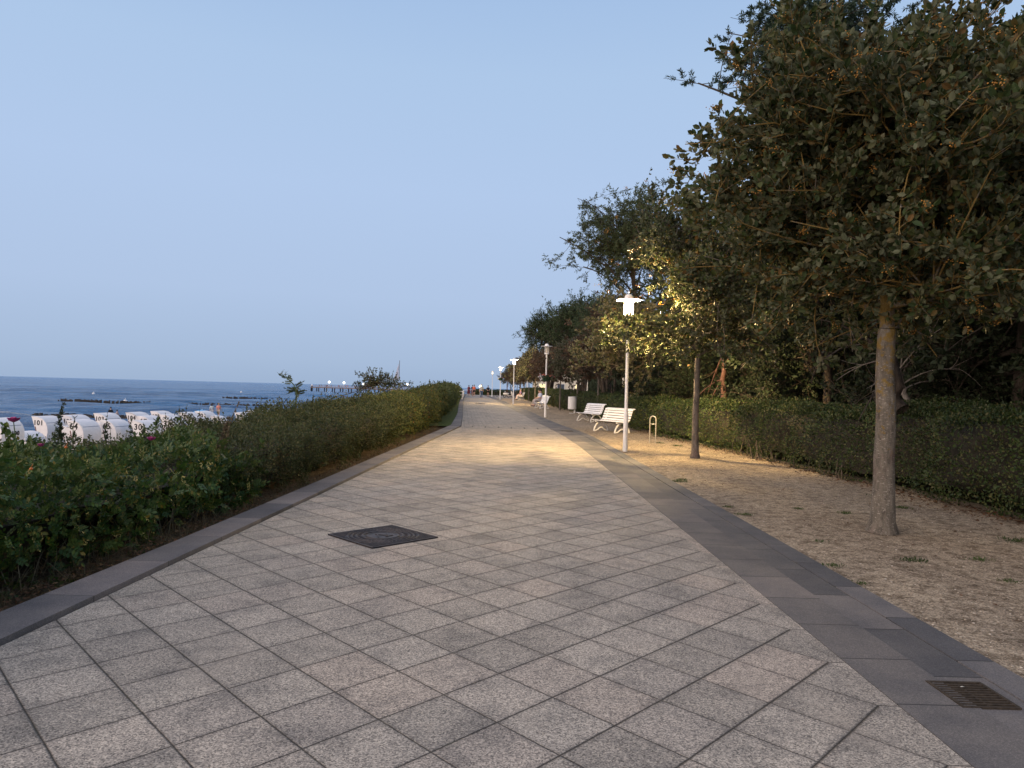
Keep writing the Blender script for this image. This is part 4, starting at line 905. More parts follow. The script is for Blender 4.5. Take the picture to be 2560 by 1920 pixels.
def bench(loc, rz, label, width=1.85):
    root = empty('park_bench', loc, rz, label, 'bench', 'white slatted benches facing the sea')   # local: sits facing -y, long axis x
    seat = [(-.02-.0, .425), (.075, .415), (.165, .405), (.255, .405), (.345, .425)]
    back = [(.415, .49), (.455, .585), (.49, .68), (.52, .775), (.56, .865), (.635, .90)]
    m = MB()
    for i, (y, z) in enumerate(seat): m.box((0, y, z), (width, .078, .024), rx=(-.25, -.1, -.02, .06, .3)[i], bev=.006)
    m.build('seat', WHITE, root)
    m = MB()
    for i, (y, z) in enumerate(back): m.box((0, y, z), (width, .024, .078), rx=(-.55, -.34, -.32, -.32, -.5, -1.15)[i], bev=.006)
    m.build('backrest', WHITE, root)
    for s in (-1, 1):
        x = s*width*.385; m = MB()
        def arc(pts, w_=.045, t_=.03):
            n = len(pts); V = []
            for i, (y, z) in enumerate(pts):
                a = pts[max(0, i-1)]; b = pts[min(n-1, i+1)]; d = Vector((b[0]-a[0], b[1]-a[1])).normalized(); nx, nz_ = -d.y*w_/2, d.x*w_/2
                V += [(x-t_/2, y+nx, z+nz_), (x+t_/2, y+nx, z+nz_), (x+t_/2, y-nx, z-nz_), (x-t_/2, y-nx, z-nz_)]
            m.add(V, [(i*4+j, i*4+(j+1) % 4, i*4+4+(j+1) % 4, i*4+4+j) for i in range(n-1) for j in range(4)]+[(0, 1, 2, 3), (n*4-1, n*4-2, n*4-3, n*4-4)])
        q = lambda a, b, c_, n=10: [((1-t)**2*a[0]+2*t*(1-t)*b[0]+t*t*c_[0], (1-t)**2*a[1]+2*t*(1-t)*b[1]+t*t*c_[1]) for t in [i/(n-1) for i in range(n)]]
        arc(q((-.10, .02), (-.02, .36), (.22, .375))); arc(q((.22, .375), (.46, .36), (.56, .02)))
        arc(q((-.10, .022), (.06, .03), (.14, .12), 8)+q((.14, .12), (.23, .19), (.32, .12), 8)[1:]+q((.32, .12), (.42, .03), (.56, .022), 8)[1:], .04)
        arc([(-.04, .385), (.05, .385), (.17, .375), (.28, .378), (.36, .40), (.42, .46), (.46, .55), (.50, .66), (.53, .76), (.57, .84), (.64, .87)], .045)
        m.build('leg', WHITE, root)
    return root
# benches face the sea (-x), slightly towards the viewer
def bench_at(x, y, rz, label): return bench((x, y, G(y)-.008), rz, label)
b1 = bench_at(3.62, 27.2, R(-64), 'nearest white bench, partly behind the lit lamp post')
b2 = bench_at(3.72, 35.85, R(-68), 'second empty white bench, its end hidden by a tree trunk')
b3 = bench_at(2.0, 53.1, R(-77), 'empty white bench just left of the post with the flower bowl')
b4 = bench_at(2.12, 57.8, R(-82), 'white bench with a couple in pale clothes sitting on it')
b5 = bench_at(.95, 90.5, R(-84), 'far white bench with people behind the lit lamp post')
# litter bin
root = empty('litter_bin', (3.92, 46.2, G(46)-.01), .4, 'white fluted litter bin on a post between two slim trees', 'bin')
m = MB(); n_ = 28; prof = []
for z0, z1, r_ in ((.27, 1.0, .27),):
    ring = []
    for z in (z0, z0+.03, z1-.03, z1):
        for j in range(n_*2):
            rr = r_*(1-.045*(j % 2))*(1 if z0 < z < z1 else .95); ring.append((rr*cos(pi*j/n_), rr*sin(pi*j/n_), z))
    k = n_*2; m.add(ring+[(0, 0, z0)], [(i*k+j, i*k+(j+1) % k, (i+1)*k+(j+1) % k, (i+1)*k+j) for i in range(3) for j in range(k)], [(4*k, (j+1) % k, j) for j in range(k)])
m.build('body', WHITE, root)
m = MB(); m.lathe([(.25, 1.0), (.275, 1.01), (.275, 1.06), (.25, 1.075), (.12, 1.08), (.115, 1.03), (.001, 1.03)], k=28); m.build('lid', WHITE, root, True, 40)
m = MB(); m.box((.13, -.1, .16), (.09, .09, .34), bev=.01); m.box((0, 0, .012), (.3, .3, .02)); m.build('post', WHITE, root)
# hoop stand
root = empty('bicycle_hoop', (4.35, 21.95, -.02), -.66, 'tall narrow steel hoop stand in the gravel left of the second tree', 'bike stand')
a = [(-.1, 0, 0), (-.1, 0, .74)]+[(-.1*cos(t), 0, .74+.1*sin(t)) for t in [pi*i/10 for i in range(1, 10)]]+[(.1, 0, .74), (.1, 0, 0)]
m = MB(); m.tube(a, .02, 10); m.build('tube', STEEL, root, True); m = MB(); m.ball((-.0, 0, .60), .018, 8, 6); m.tube([(-.1, 0, .60), (.1, 0, .60)], .004, 5); m.build('eyelet', WHITE, root, True)

# manhole cover
def ring_(m, r0, r1, z0, z1, k=48): m.lathe([(r0, z0), (r0+.003, z1), (r1-.003, z1), (r1, z0)], k=k)
root = empty('manhole_cover', (-1.285, 7.36, .0), R(45), 'square cast iron manhole cover with concentric rings, set in the near paving', 'manhole cover')
m = MB(); m.box((0, 0, .0), (.80, .80, .012))
for s in (-1, 1): m.box((s*.392, 0, .009), (.016, .80, .012)); m.box((0, s*.392, .0085), (.76, .016, .012))
m.build('frame', IRON, root)
m = MB(); m.box((0, 0, .0045), (.755, .755, .012))
for r0, r1 in ((.355, .368), (.305, .32), (.262, .276), (.195, .215), (.175, .18)): ring_(m, r0, r1, .008, .0175)
for i in range(-14, 15):
    for j in range(-14, 15):
        x, y = i*.0255, j*.0255
        if math.hypot(x, y) > .378 and abs(x) < .372 and abs(y) < .372: m.box((x, y, .0125), (.015, .015, .008))
for rr, cnt in ((.285+.008, 44), (.245, 36), (.23, 36), (.335, 60)):
    for i in range(cnt):
        a = 2*pi*i/cnt; m.box((rr*cos(a), rr*sin(a), .0125), (.017, .009, .008), rz=a)
m.build('cover', IRON, root)
m = MB(); m.lathe([(.001, .0125), (.14, .0125), (.145, .0135), (.145, .0165), (.165, .0165), (.168, .01)], k=40)
m.box((-.06, .0, .016), (.012, .15, .008), rz=-.5); m.box((.0, .015, .016), (.012, .15, .008), rz=.55); m.box((.06, .0, .016), (.012, .15, .008), rz=-.5); m.box((.03, -.07, .016), (.10, .012, .008), rz=.2); m.build('emblem', IRON, root)
for nm, (x, y), sx, sy, lab in (('manhole_cover', (-2.7, 61.5), .9, .9, 'distant dark manhole cover in the promenade before the walking people'),):
    root2 = copy_tree(root); root2.location = (x, y, G(y)+.003); root2.rotation_euler = (0, 0, .1); root2['label'] = lab
# drain grate in the gutter
def grate(x, y, rz, label, w_=.30, l_=.31):
    root = empty('drain_grate', (x, y, G(y)+.0), rz, label, 'drain grate', 'iron grates in the granite gutter'); m = MB()
    m.box((0, -l_/2, .0), (w_, .016, .014)); m.box((0, l_/2, .0), (w_, .016, .014)); m.box((-w_/2+.008, 0, .001), (.016, l_-.016, .014)); m.box((w_/2-.008, 0, .001), (.016, l_-.016, .014)); m.build('frame', RUST, root)
    m = MB()
    for i in range(9): m.box((0, -l_/2+.034+i*(l_-.068)/8, -.001), (w_-.034, .013, .014))
    m.box((0, 0, -.003), (.012, l_-.034, .012)); m.build('bars', RUST, root)
    m = MB(); m.box((0, 0, -.0035), (w_-.03, l_-.03, .004)); m.build('hollow_shade_plate', DARK, root); return root  # near-black plate close under the bars paints the unlit hollow
grate(2.46, 3.78, 0, 'rusty iron drain grate at the right front of the granite gutter')
grate(2.12, 27.2, .12, 'distant iron drain grate in the granite gutter, level with the nearest bench', .45, .35)
o = MB(); v, q = scatter(np.array([(2.44, 3.84, .016)]), np.array([(.8, .3, .0)]), [.03], T_OVAL, np.random.default_rng(1), nrm=np.array([(0, 0, 1.)])); tag(linkme('fallen_leaf', np_mesh('fallen_leaf', v, q), simple('pale leaf', (.5, .47, .4), .7)), 'pale little leaf lying on the near drain grate', 'leaf')

# handrail at the beach stairs
root = empty('handrail', (0, 0, 0), 0, 'white metal handrail on the left kerb leading down to the beach', 'handrail')
path = [(KI(y)-.15, y) for y in (79, 88, 97, 106, 115)]
for h_ in (.92, .55):
    m = MB(); m.tube([(path[0][0]-1.1, 78.2, G(78)+h_-.32), (path[0][0]-.35, 78.8, G(78)+h_), *[(x, y, G(y)+h_) for x, y in path]], .032, 8); m.build('rail', WHITE, root, True)
for x, y in path+[(path[0][0]-.35, 78.8)]:
    m = MB(); m.tube([(x, y, G(y)), (x, y, G(y)+.92)], .032, 8); m.build('post', WHITE, root, True)
m = MB(); m.box((path[0][0]-.9, 78.4, G(78)+.02), (.9, .5, .12)); o = m.build('stair_step', M_['kerb']); tag(o, 'pale stone step by the foot of the white handrail', 'step')

# ------------------------------------------------------------------ people
SKIN = simple('skin', (.50, .30, .22), .55, 0, .06, 6); HAIRD = simple('dark hair', (.025, .017, .012), .7); HAIRL = simple('fair hair', (.25, .19, .12), .7); HAIRG = simple('grey hair', (.35, .33, .31), .7)
def cloth(n, c, var=.12, s=14): return simple('cloth '+n, c, .85, 0, var, s, .2)
def skin_mesh(name, joints, edges, scale=1.0, sub=1):
    me = bpy.data.meshes.new(name); names = list(joints); me.from_pydata([tuple(Vector(joints[n][0])*scale) for n in names], [(names.index(a), names.index(b)) for a, b in edges], [])
    o = bpy.data.objects.new(name, me); C.objects.link(o); md = o.modifiers.new('skin', 'SKIN'); md.use_smooth_shade = True
    for i, n in enumerate(names):
        r = joints[n][1]*scale; me.skin_vertices[0].data[i].radius = (r, r)
    me.skin_vertices[0].data[0].use_root = True
    s = o.modifiers.new('sub', 'SUBSURF'); s.levels = sub; s.render_levels = sub
    dg = bpy.context.evaluated_depsgraph_get(); dg.update(); res = bpy.data.meshes.new_from_object(o.evaluated_get(dg)); bpy.data.objects.remove(o); res.name = name
    for p in res.polygons: p.use_smooth = True
    return res
def pose(kind, v=0):
    """joints of a 1.75 m adult facing -y; kind stand | walk | sit"""
    J = {'pelvis': ((0, 0, .95), .125), 'waist': ((0, .0, 1.12), .115), 'chest': ((0, .01, 1.33), .135), 'neck0': ((0, .01, 1.47), .062), 'neck': ((0, 0, 1.53), .052), 'head0': ((0, -.015, 1.62), .078), 'head1': ((0, -.01, 1.70), .078), 'nose': ((0, -.105, 1.635), .012)}
    E_ = [('pelvis', 'waist'), ('waist', 'chest'), ('chest', 'neck0'), ('neck0', 'neck'), ('neck', 'head0'), ('head0', 'head1'), ('head0', 'nose')]
    sit = kind == 'sit'
    for s, n in ((-1, 'r'), (1, 'l')):
        ph = s*(1 if kind == 'walk' else 0); arm = .16*ph
        J['sh'+n] = ((s*.165, .01, 1.42), .058)
        if sit: el, wr = (s*.24, -.02, 1.17), (s*.13, -.24, 1.08)
        elif v == 1: el, wr = (s*.30, .02, 1.20), (s*.17, -.10, 1.02)
        else: el, wr = (s*.215, arm*.6, 1.14), (s*.235, arm*1.4-.05, .90)
        J['el'+n] = (el, .042); J['wr'+n] = (wr, .028); d = (Vector(wr)-Vector(el)).normalized(); hd = Vector(wr)+d*.07; J['ha'+n] = (tuple(hd), .028)
        E_ += [('chest', 'sh'+n), ('sh'+n, 'el'+n), ('el'+n, 'wr'+n), ('wr'+n, 'ha'+n)]
        sd = d.cross(Vector((s, 0, .2))).normalized()
        for k in range(4):
            f = hd+d*.035+sd*(k-1.5)*.019; g_ = f+d*(.045, .055, .05, .038)[k]+Vector((-s*.012, 0, 0)); J['f%d%s' % (k, n)] = (tuple(f), .009); J['g%d%s' % (k, n)] = (tuple(g_), .008); E_ += [('ha'+n, 'f%d%s' % (k, n)), ('f%d%s' % (k, n), 'g%d%s' % (k, n))]
        th = Vector(wr)+d*.03+sd*.045; J['th'+n] = (tuple(th+d*.03), .010); E_.append(('wr'+n, 'th'+n))
        J['hip'+n] = ((s*.09, 0, .90), .088)
        if sit: kn, an, to = (s*.11, -.46, .93), (s*.11, -.50+.04*v*s, .50), (s*.12, -.65, .46)
        elif kind == 'walk': kn, an, to = (s*.09, -.16*ph*.9-.04, .50), (s*.09, -.26*ph+.10*(ph < 0), .10+.05*(ph < 0)), (s*.10, -.26*ph-.13+.08*(ph < 0), .045)
        else: kn, an, to = (s*.10, -.02, .50), (s*.11, .03, .09), (s*.13, -.12, .045)
        J['kn'+n] = (kn, .06); J['an'+n] = (an, .042); J['to'+n] = (to, .036); J['hl'+n] = ((an[0], an[1]+.035, an[2]-.045), .035)
        E_ += [('pelvis', 'hip'+n), ('hip'+n, 'kn'+n), ('kn'+n, 'an'+n), ('an'+n, 'to'+n), ('an'+n, 'hl'+n)]
    return J, E_
def person(loc, rz, kind, label, top, legs, legcol, topcol, hair, h=1.75, v=0, shoes=BLACK, sleeve=True, longhair=False, dress=None, group=None, fat=1.0, dz=0):
    J, E_ = pose(kind, v); s = h/1.75
    if kind == 'sit':
        J = {k: ((p[0], p[1], p[2]-.45+.0), r) for k, (p, r) in J.items()}
    if fat != 1: J = {k: (p, r*(fat if k in ('pelvis', 'waist', 'chest') or k[:3] == 'hip' else (1+(fat-1)*.4))) for k, (p, r) in J.items()}
    root = empty('person', loc, rz, label, 'person', group)
    linkme('body', skin_mesh('body', J, E_, s), SKIN, root)
    def sub(names, edges, grow_, mat, nm):
        K = {n: (J[n][0], J[n][1]+grow_) for n in names}; linkme(nm, skin_mesh(nm, K, [e for e in E_ if e[0] in K and e[1] in K]+edges, s), mat, root)
    tn = ['pelvis', 'waist', 'chest', 'neck0', 'shr', 'shl']+(['elr', 'ell'] if sleeve else []); sub(tn, [], .018, topcol, top)
    if legs == 'shorts':
        for n in 'rl': J['kk'+n] = (tuple((Vector(J['hip'+n][0])*.3+Vector(J['kn'+n][0])*.7)), .075)
        sub(['pelvis', 'hipr', 'hipl', 'kkr', 'kkl'], [('hipr', 'kkr'), ('hipl', 'kkl')], .018, legcol, 'shorts')
    elif legs == 'trousers': sub(['pelvis', 'hipr', 'hipl', 'knr', 'knl', 'anr', 'anl'], [], .014, legcol, 'trousers')
    elif legs == 'skirt':
        z0 = (J['waist'][0][2])*s; z1 = (J['knr'][0][2]-.12)*s; m = MB(); m.lathe([(.15*s, z0-.05), (.19*s, z0-.2), (.27*s, z1), (.25*s, z1+.01)], k=16); m.build('skirt', legcol, root, True)
    for n in 'rl':
        m = MB(); a = Vector(J['hl'+n][0])*s; b = Vector(J['to'+n][0])*s; m.tube([a+Vector((0, .03, -.01)), a*.6+b*.4, b+Vector((0, -.05, -.008))], [.034*s, .042*s, .03*s], 8); m.build('shoe', shoes, root, True)
    hc = Vector(J['head1'][0])*s; m = MB(); m.ball(hc+Vector((0, .018, .012))*s, .098*s, 12, 8, (.93, 1.0, 1.0))
    if longhair: m.ball(hc+Vector((0, .06, -.12))*s, .085*s, 10, 8, (1.0, .6, 1.6))
    m.build('hair', hair, root, True)
    for sx in (-1, 1):
        m = MB(); m.ball((hc[0]+sx*.03*s, hc[1]-.088*s, hc[2]-.045*s), .009*s, 6, 5); m.build('eye', BLACK, root, True)
    return root
gz = lambda y: G(y)
GW = 'strollers at the far end of the promenade'
person((-6.85, 114, gz(114)), R(5), 'walk', 'woman in dark red patterned top and skirt, leftmost of the close group walking', 'top', 'skirt', cloth('dark red', (.13, .03, .04), .5, 30), cloth('dark red top', (.15, .035, .045), .5, 30), HAIRD, 1.72, longhair=True, group=GW)
person((-6.4, 116.5, gz(114)), R(-8), 'walk', 'person in black walking between the woman in red and the orange shirt', 'shirt', 'skirt', cloth('mauve', (.20, .12, .13), .4, 20), cloth('black', (.02, .02, .022)), HAIRD, 1.76, group=GW)
person((-5.95, 113, gz(114)), R(6), 'walk', 'man in bright orange shirt and dark shorts walking at the right of the group', 'shirt', 'shorts', cloth('dark shorts', (.04, .035, .04)), cloth('orange', (.75, .17, .09)), HAIRD, 1.80, group=GW, fat=1.1)
person((-3.95, 93.3, gz(93)), R(180), 'walk', 'person in grey shirt and blue jeans walking alone in mid promenade', 'shirt', 'trousers', cloth('jeans', (.05, .085, .17)), cloth('grey', (.27, .29, .33)), HAIRG, 1.80, group=GW)
person((-3.75, 113, gz(113)), R(20), 'stand', 'man in black T-shirt and shorts standing left of the farthest lamp post', 'shirt', 'shorts', cloth('black shorts', (.02, .02, .022)), cloth('black shirt', (.018, .018, .02)), HAIRD, 1.74, v=1, group=GW)
person((-16.6, 200, -.25), R(90), 'walk', 'tiny distant dark figure, left of two beyond the handrail', 'shirt', 'trousers', cloth('navy', (.03, .04, .08)), cloth('navy2', (.03, .04, .09)), HAIRD, 1.7, group=GW)
person((-14.6, 200, -.25), R(80), 'walk', 'tiny distant dark figure, right of two beyond the handrail', 'shirt', 'trousers', cloth('slate', (.04, .05, .09)), cloth('slate2', (.03, .05, .1)), HAIRD, 1.75, group=GW)
# seated: bench local frame facing -y is turned by the bench's angle
def seated(b, lx, label, *a, **k):
    rz = b.rotation_euler.z; p = b.location+Matrix.Rotation(rz, 3, 'Z') @ Vector((lx, .17, .05)); return person(tuple(p), rz, 'sit', label, *a, **k)
PALE = cloth('pale lilac', (.50, .50, .60)); PALE2 = cloth('pale blue', (.45, .49, .63)); BEI = cloth('beige', (.42, .36, .32))
seated(b4, -.30, 'heavy dark-haired person in pale top seated with a hand near the face', 'shirt', 'trousers', BEI, PALE, HAIRD, fat=1.25, v=1, group='people sitting on the benches')
seated(b4, .33, 'person in light blue shirt and beige trousers leaning back on the bench', 'shirt', 'trousers', cloth('grey beige', (.36, .33, .33)), PALE2, HAIRD, fat=1.3, group='people sitting on the benches')
seated(b5, -.35, 'far seated woman in pink and white', 'top', 'skirt', cloth('white skirt', (.65, .6, .62)), cloth('pink', (.5, .25, .24)), HAIRD, group='people sitting on the benches')
seated(b5, .3, 'far seated grey-haired person in purple', 'shirt', 'trousers', cloth('white trousers', (.62, .58, .6)), cloth('purple', (.17, .13, .25)), HAIRG, fat=1.1, group='people sitting on the benches')
p = (.25, 92.5, gz(92)); person(p, R(-100), 'stand', 'far person in dark clothes behind the second lit lamp post', 'shirt', 'trousers', cloth('dark blue', (.05, .07, .12)), cloth('dark', (.03, .03, .04)), HAIRD, 1.2, group='people sitting on the benches')

# ------------------------------------------------------------------ cycles and far things
def wheel(m, c, r, t, w_=0.0, k=18):
    for j in range(k):
        a0, a1 = 2*pi*j/k, 2*pi*(j+1)/k; m.tube([(c[0], c[1]+r*cos(a0), c[2]+r*sin(a0)), (c[0], c[1]+r*cos(a1), c[2]+r*sin(a1))], t, 6, False)
def scooter(loc, rz, bodymat, label):
    root = empty('motor_scooter', loc, rz, label, 'scooter', 'scooters parked by the café hedge')
    for y in (-.62, .62):
        m = MB(); wheel(m, (0, y, .23), .18, .05); o = m.build('wheel', BLACK, root, True); m2 = MB(); m2.ball((0, y, .23), .1, 10, 6, (.35, 1, 1)); m2.build('rim', STEEL, o, True)
    m = MB(); m.ball((0, .42, .58), .33, 14, 10, (.55, 1.35, .62)); m.tube([(0, -.5, .32), (0, -.46, .7), (0, -.38, .98)], [.07, .13, .08], 10); m.box((0, -.12, .32), (.26, .62, .08), bev=.02); m.ball((0, -.62, .42), .2, 12, 8, (.4, 1, .35)); m.build('body', bodymat, root, True, 50)
    m = MB(); m.ball((0, .38, .80), .26, 12, 8, (.55, 1.3, .3)); m.build('seat', BLACK, root, True)
    m = MB(); m.tube([(-.33, -.30, 1.02), (0, -.38, 1.0), (.33, -.30, 1.02)], .02, 6); m.build('handlebar', BLACK, root, True)
    m = MB(); m.ball((0, -.47, .93), .07, 10, 6); m.build('headlight', GLASS, root, True)
    for s in (-1, 1):
        m = MB(); m.tube([(s*.28, -.31, 1.02), (s*.33, -.36, 1.18)], .006, 4); m.ball((s*.33, -.36, 1.2), .05, 8, 6, (1, .3, .8)); m.build('mirror', BLACK, root, True)
scooter((-.45, 106, gz(106)), R(82), simple('cream body', (.72, .68, .60), .3), 'cream white scooter parked beside the far bench')
scooter((.1, 109, gz(106)), R(75), simple('black body', (.03, .03, .035), .3), 'black scooter parked just behind the cream one')
def bicycle(loc, rz, label):
    root = empty('bicycle', loc, rz, label, 'bicycle')
    for y in (-.52, .52):
        m = MB(); wheel(m, (0, y, .34), .33, .02, k=24); o = m.build('wheel', BLACK, root, True); m = MB()
        for k in range(8): m.tube([(0, y, .34), (0, y+.32*cos(k*pi/4), .34+.32*sin(k*pi/4))], .004, 3)
        m.build('spokes', STEEL, o)
    m = MB(); T = lambda *p: m.tube(p, .018, 6); T((0, .52, .34), (0, .08, .30)); T((0, .08, .30), (0, .18, .82)); T((0, .52, .34), (0, .16, .72)); T((0, .08, .30), (0, -.36, .72)); T((0, .16, .74), (0, -.36, .78)); T((0, -.52, .34), (0, -.36, .80), (0, -.34, .98)); m.build('frame', BLACK, root, True)
    m = MB(); m.ball((0, .19, .88), .12, 10, 6, (.6, 1.1, .3)); m.build('saddle', BLACK, root, True)
    m = MB(); m.tube([(-.28, -.24, 1.04), (0, -.36, 1.0), (.28, -.24, 1.04)], .014, 6); m.build('handlebar', BLACK, root, True); return root
bicycle((-2.55, 113, gz(113)), R(28), 'dark bicycle standing between the two farthest lamp posts')
m = MB(); m.box((0, 0, .45), (.10, .10, .9), bev=.02); m.ball((0, 0, .93), .06, 10, 6); o = m.build('bollard', WHITE, None, True, 50); o.location = (-1.05, 112, gz(112)); tag(o, 'short white bollard beside the cream scooter', 'bollard')

# café pergola
def cafe():
    root = empty('pergola', (0, 0, 0), 0, 'white beamed café pergola with slim posts beyond the row of trees', 'pergola')
    D = 122; x0, x1 = PXY(1268, 955, D).x, PXY(1335, 955, D).x; zt = PXY(1300, 953, D).z
    for yy in (D, D+4):
        m = MB(); m.box(((x0+x1)/2, yy, zt), (x1-x0, .12, .28), bev=.01); m.build('beam', WHITE, root)
    for i in range(5):
        x = x0+(x1-x0)*i/4
        for yy in (D, D+4):
            m = MB(); m.box((x, yy, (.2+zt-.14)/2), (.12, .12, zt-.14-.2)); m.build('post', WHITE if i % 2 else BROWN, root)
    m = MB(); m.box(((x0+x1)/2, D+2, zt+.2), (x1-x0+.4, 4.6, .06)); m.build('awning', simple('pale awning', (.62, .56, .50), .8), root)
cafe()
WALLC = simple('cream render', (.74, .68, .56), .85, 0, .06, 2); ROOFC = simple('dark roof tiles', (.10, .05, .04), .8, 0, .2, 6)
LITW = emis('lit window', (1, .80, .42), 1.5); WINF = WHITE
def house(x0, x1, D, h, label, litx, dep=8):
    root = empty('seaside_house', ((x0+x1)/2, D, .15), 0, label, 'building'); w_ = x1-x0
    m = MB(); m.box((0, dep/2, h/2), (w_, dep, h)); m.build('wall', WALLC, root)
    m = MB(); m.poly_prism([(-.5, h), (dep+.5, h), (dep/2, h+2.6)], -w_/2-.4, w_/2+.4); m.build('roof', ROOFC, root)
    n = max(2, int(w_/2.4))
    for i in range(n):
        x = -w_/2+w_*(i+.5)/n
        fr = MB(); fr.box((x, -.03, 1.6), (1.3, .08, 1.7), bev=.01); f = fr.build('window', WINF, root)
        g_ = MB()
        for s in (-1, 1): g_.box((x+s*.3, -.075, 1.6), (.52, .01, 1.5))
        g_.build('pane', LITW if i in litx else simple('dark pane', (.08, .10, .13), .15), f)
house(3.6, 12.5, 118, 4.2, 'cream house with warm lit windows glimpsed between the leaning stems', (0, 2))
house(14, 22, 84, 4.5, 'pale house with yellow light glimpsed behind the wood', (0, 1), 7)

# distant globe lamps by the shore and on the pier
def globe(x, y, z, r, label, base):
    root = empty('globe_lamp', (x, y, base), 0, label, 'globe lamp', 'white globe lamps along pier and shore')
    m = MB(); m.tube([(0, 0, 0), (0, 0, z-base-r)], .06, 8); m.build('post', WHITE, root, True)
    m = MB(); m.ball((0, 0, z-base), r, 14, 10); m.build('globe', GLOB, root, True)
GLOB = emis('globe glow', (1, .93, .80), 5)
p = PXY(1201, 966, 135); globe(p.x, 135, p.z, .25, 'bright globe lamp seen beside the head of the person in jeans', gz(135))
PIERL = [(823, 955, 430), (860, 957, 425), (909, 960, 420), (929, 953, 415), (947, 958, 410), (960, 960, 405), (1018, 961, 395), (1076, 963, 380), (1137, 965, 365)]
ordn = ['outermost', 'second', 'third', 'fourth', 'fifth', 'sixth', 'seventh', 'eighth', 'innermost']
for i, (a, b, D) in enumerate(PIERL):
    p = PXY(a, b, D); globe(p.x, D, p.z, .62, ordn[i]+' glowing globe lamp of the pier counted from its seaward end', -1.0)
GREYW = simple('weathered timber', (.16, .12, .10), .9, 0, .3, 2)
root = empty('pier', (0, 0, 0), 0, 'long wooden pier on dark piles reaching out over the sea', 'pier')
A = PXY(785, 966, 440); B = PXY(1165, 972, 350); zt = -.6
d = Vector((B.x-A.x, 350-440, 0)); L_ = d.length; d.normalize(); n_ = Vector((-d.y, d.x, 0))
m = MB(); c = Vector((A.x, 440, 0))+d*L_/2; m.box((c.x, c.y, zt), (L_, 5, .45), rz=math.atan2(d.y, d.x)); m.build('deck', GREYW, root)
for s in (-2.4, 2.4):
    m = MB(); q_ = c+n_*s
    for hh in (.5, 1.0): m.box((q_.x, q_.y, zt+hh+.2), (L_, .07, .07), rz=math.atan2(d.y, d.x))
    for i in range(60):
        q2 = Vector((A.x, 440, 0))+d*(L_*i/59)+n_*s; m.box((q2.x, q2.y, zt+.7), (.08, .08, 1.0))
    m.build('railing', simple('pier railing', (.42, .34, .30), .7), root)
for i in range(17):
    for s in (-2, 2):
        q_ = Vector((A.x, 440, 0))+d*(L_*i/16)+n_*s; m = MB(); m.tube([(q_.x, q_.y, -6), (q_.x, q_.y, zt-.2)], .32, 8); m.build('pile', BLACK, root, True)
p = PXY(780, 970, 442); m = MB(); m.tube([(0, 0, -6), (0, 0, 1.7)], .5, 8); o = m.build('mooring_pile', BLACK, None, True); o.location = (p.x, 442, SEA+1.6); tag(o, 'dark mooring pile with white cap off the head of the pier', 'post')
m = MB(); m.ball((0, 0, 1.8), .6, 8, 6); m.build('cap', WHITE, o, True)
# people on the pier: one small figure, copied
J, E_ = pose('stand'); pb = skin_mesh('body', J, E_, 1.0, 0); cols = [cloth('pier%d' % i, c) for i, c in enumerate(((.5, .2, .15), (.05, .05, .07), (.5, .5, .55), (.1, .13, .25), (.3, .12, .1)))]
for i in range(22):
    t = random.Random(i).uniform(.01, .5)**1.1; q_ = Vector((A.x, 440, 0))+d*(L_*t)+n_*random.Random(i+50).uniform(-2, 2)
    r_ = empty('person', (q_.x, q_.y, zt+.22), i*1.3, 'tiny visitor standing on the distant pier', 'person', 'visitors on the pier')
    linkme('body', pb, None, r_); me = skin_mesh('clothes', {k: (J[k][0], J[k][1]+.03) for k in ('pelvis', 'waist', 'chest', 'shr', 'shl', 'elr', 'ell', 'hipr', 'hipl', 'knr', 'knl')}, [e for e in E_ if all(x in ('pelvis', 'waist', 'chest', 'shr', 'shl', 'elr', 'ell', 'hipr', 'hipl', 'knr', 'knl') for x in e)], 1, 0) if i == 0 else me
    m2 = me if i == 0 else me.copy(); linkme('clothes', m2, cols[i % 5], r_)
pb.materials.append(SKIN)
# flag
D = 150; pt = PXY(998, 901, D); bt_ = landz(pt.x, D); root = empty('flag_pole', (pt.x, D, bt_), 0, 'grey flag pole with a limp white flag standing on the beach', 'flag pole')
m = MB(); m.tube([(0, 0, 0), (.1, 0, pt.z-bt_)], [.09, .06], 8); m.build('pole', simple('grey pole', (.16, .18, .22), .5), root, True)
ptop = PXY(997, 910, D).z-bt_; V = []; 
for i in range(13):
    t = i/12; z = ptop-t*3.2; w_ = .12+1.1*t
    for j in range(7): u_ = j/6; V.append((-.06-w_*u_*(.6+.4*t), .12*sin(j*1.8+t*2), z-(1-u_)*0-.35*u_*t))
linkme('flag', np_mesh('flag', V, [(i*7+j, i*7+j+1, i*7+8+j, i*7+7+j) for i in range(12) for j in range(6)], True), leafmat('flag cloth', [(.8, .78, .84), (.82, .8, .86)], .8, .5), root)

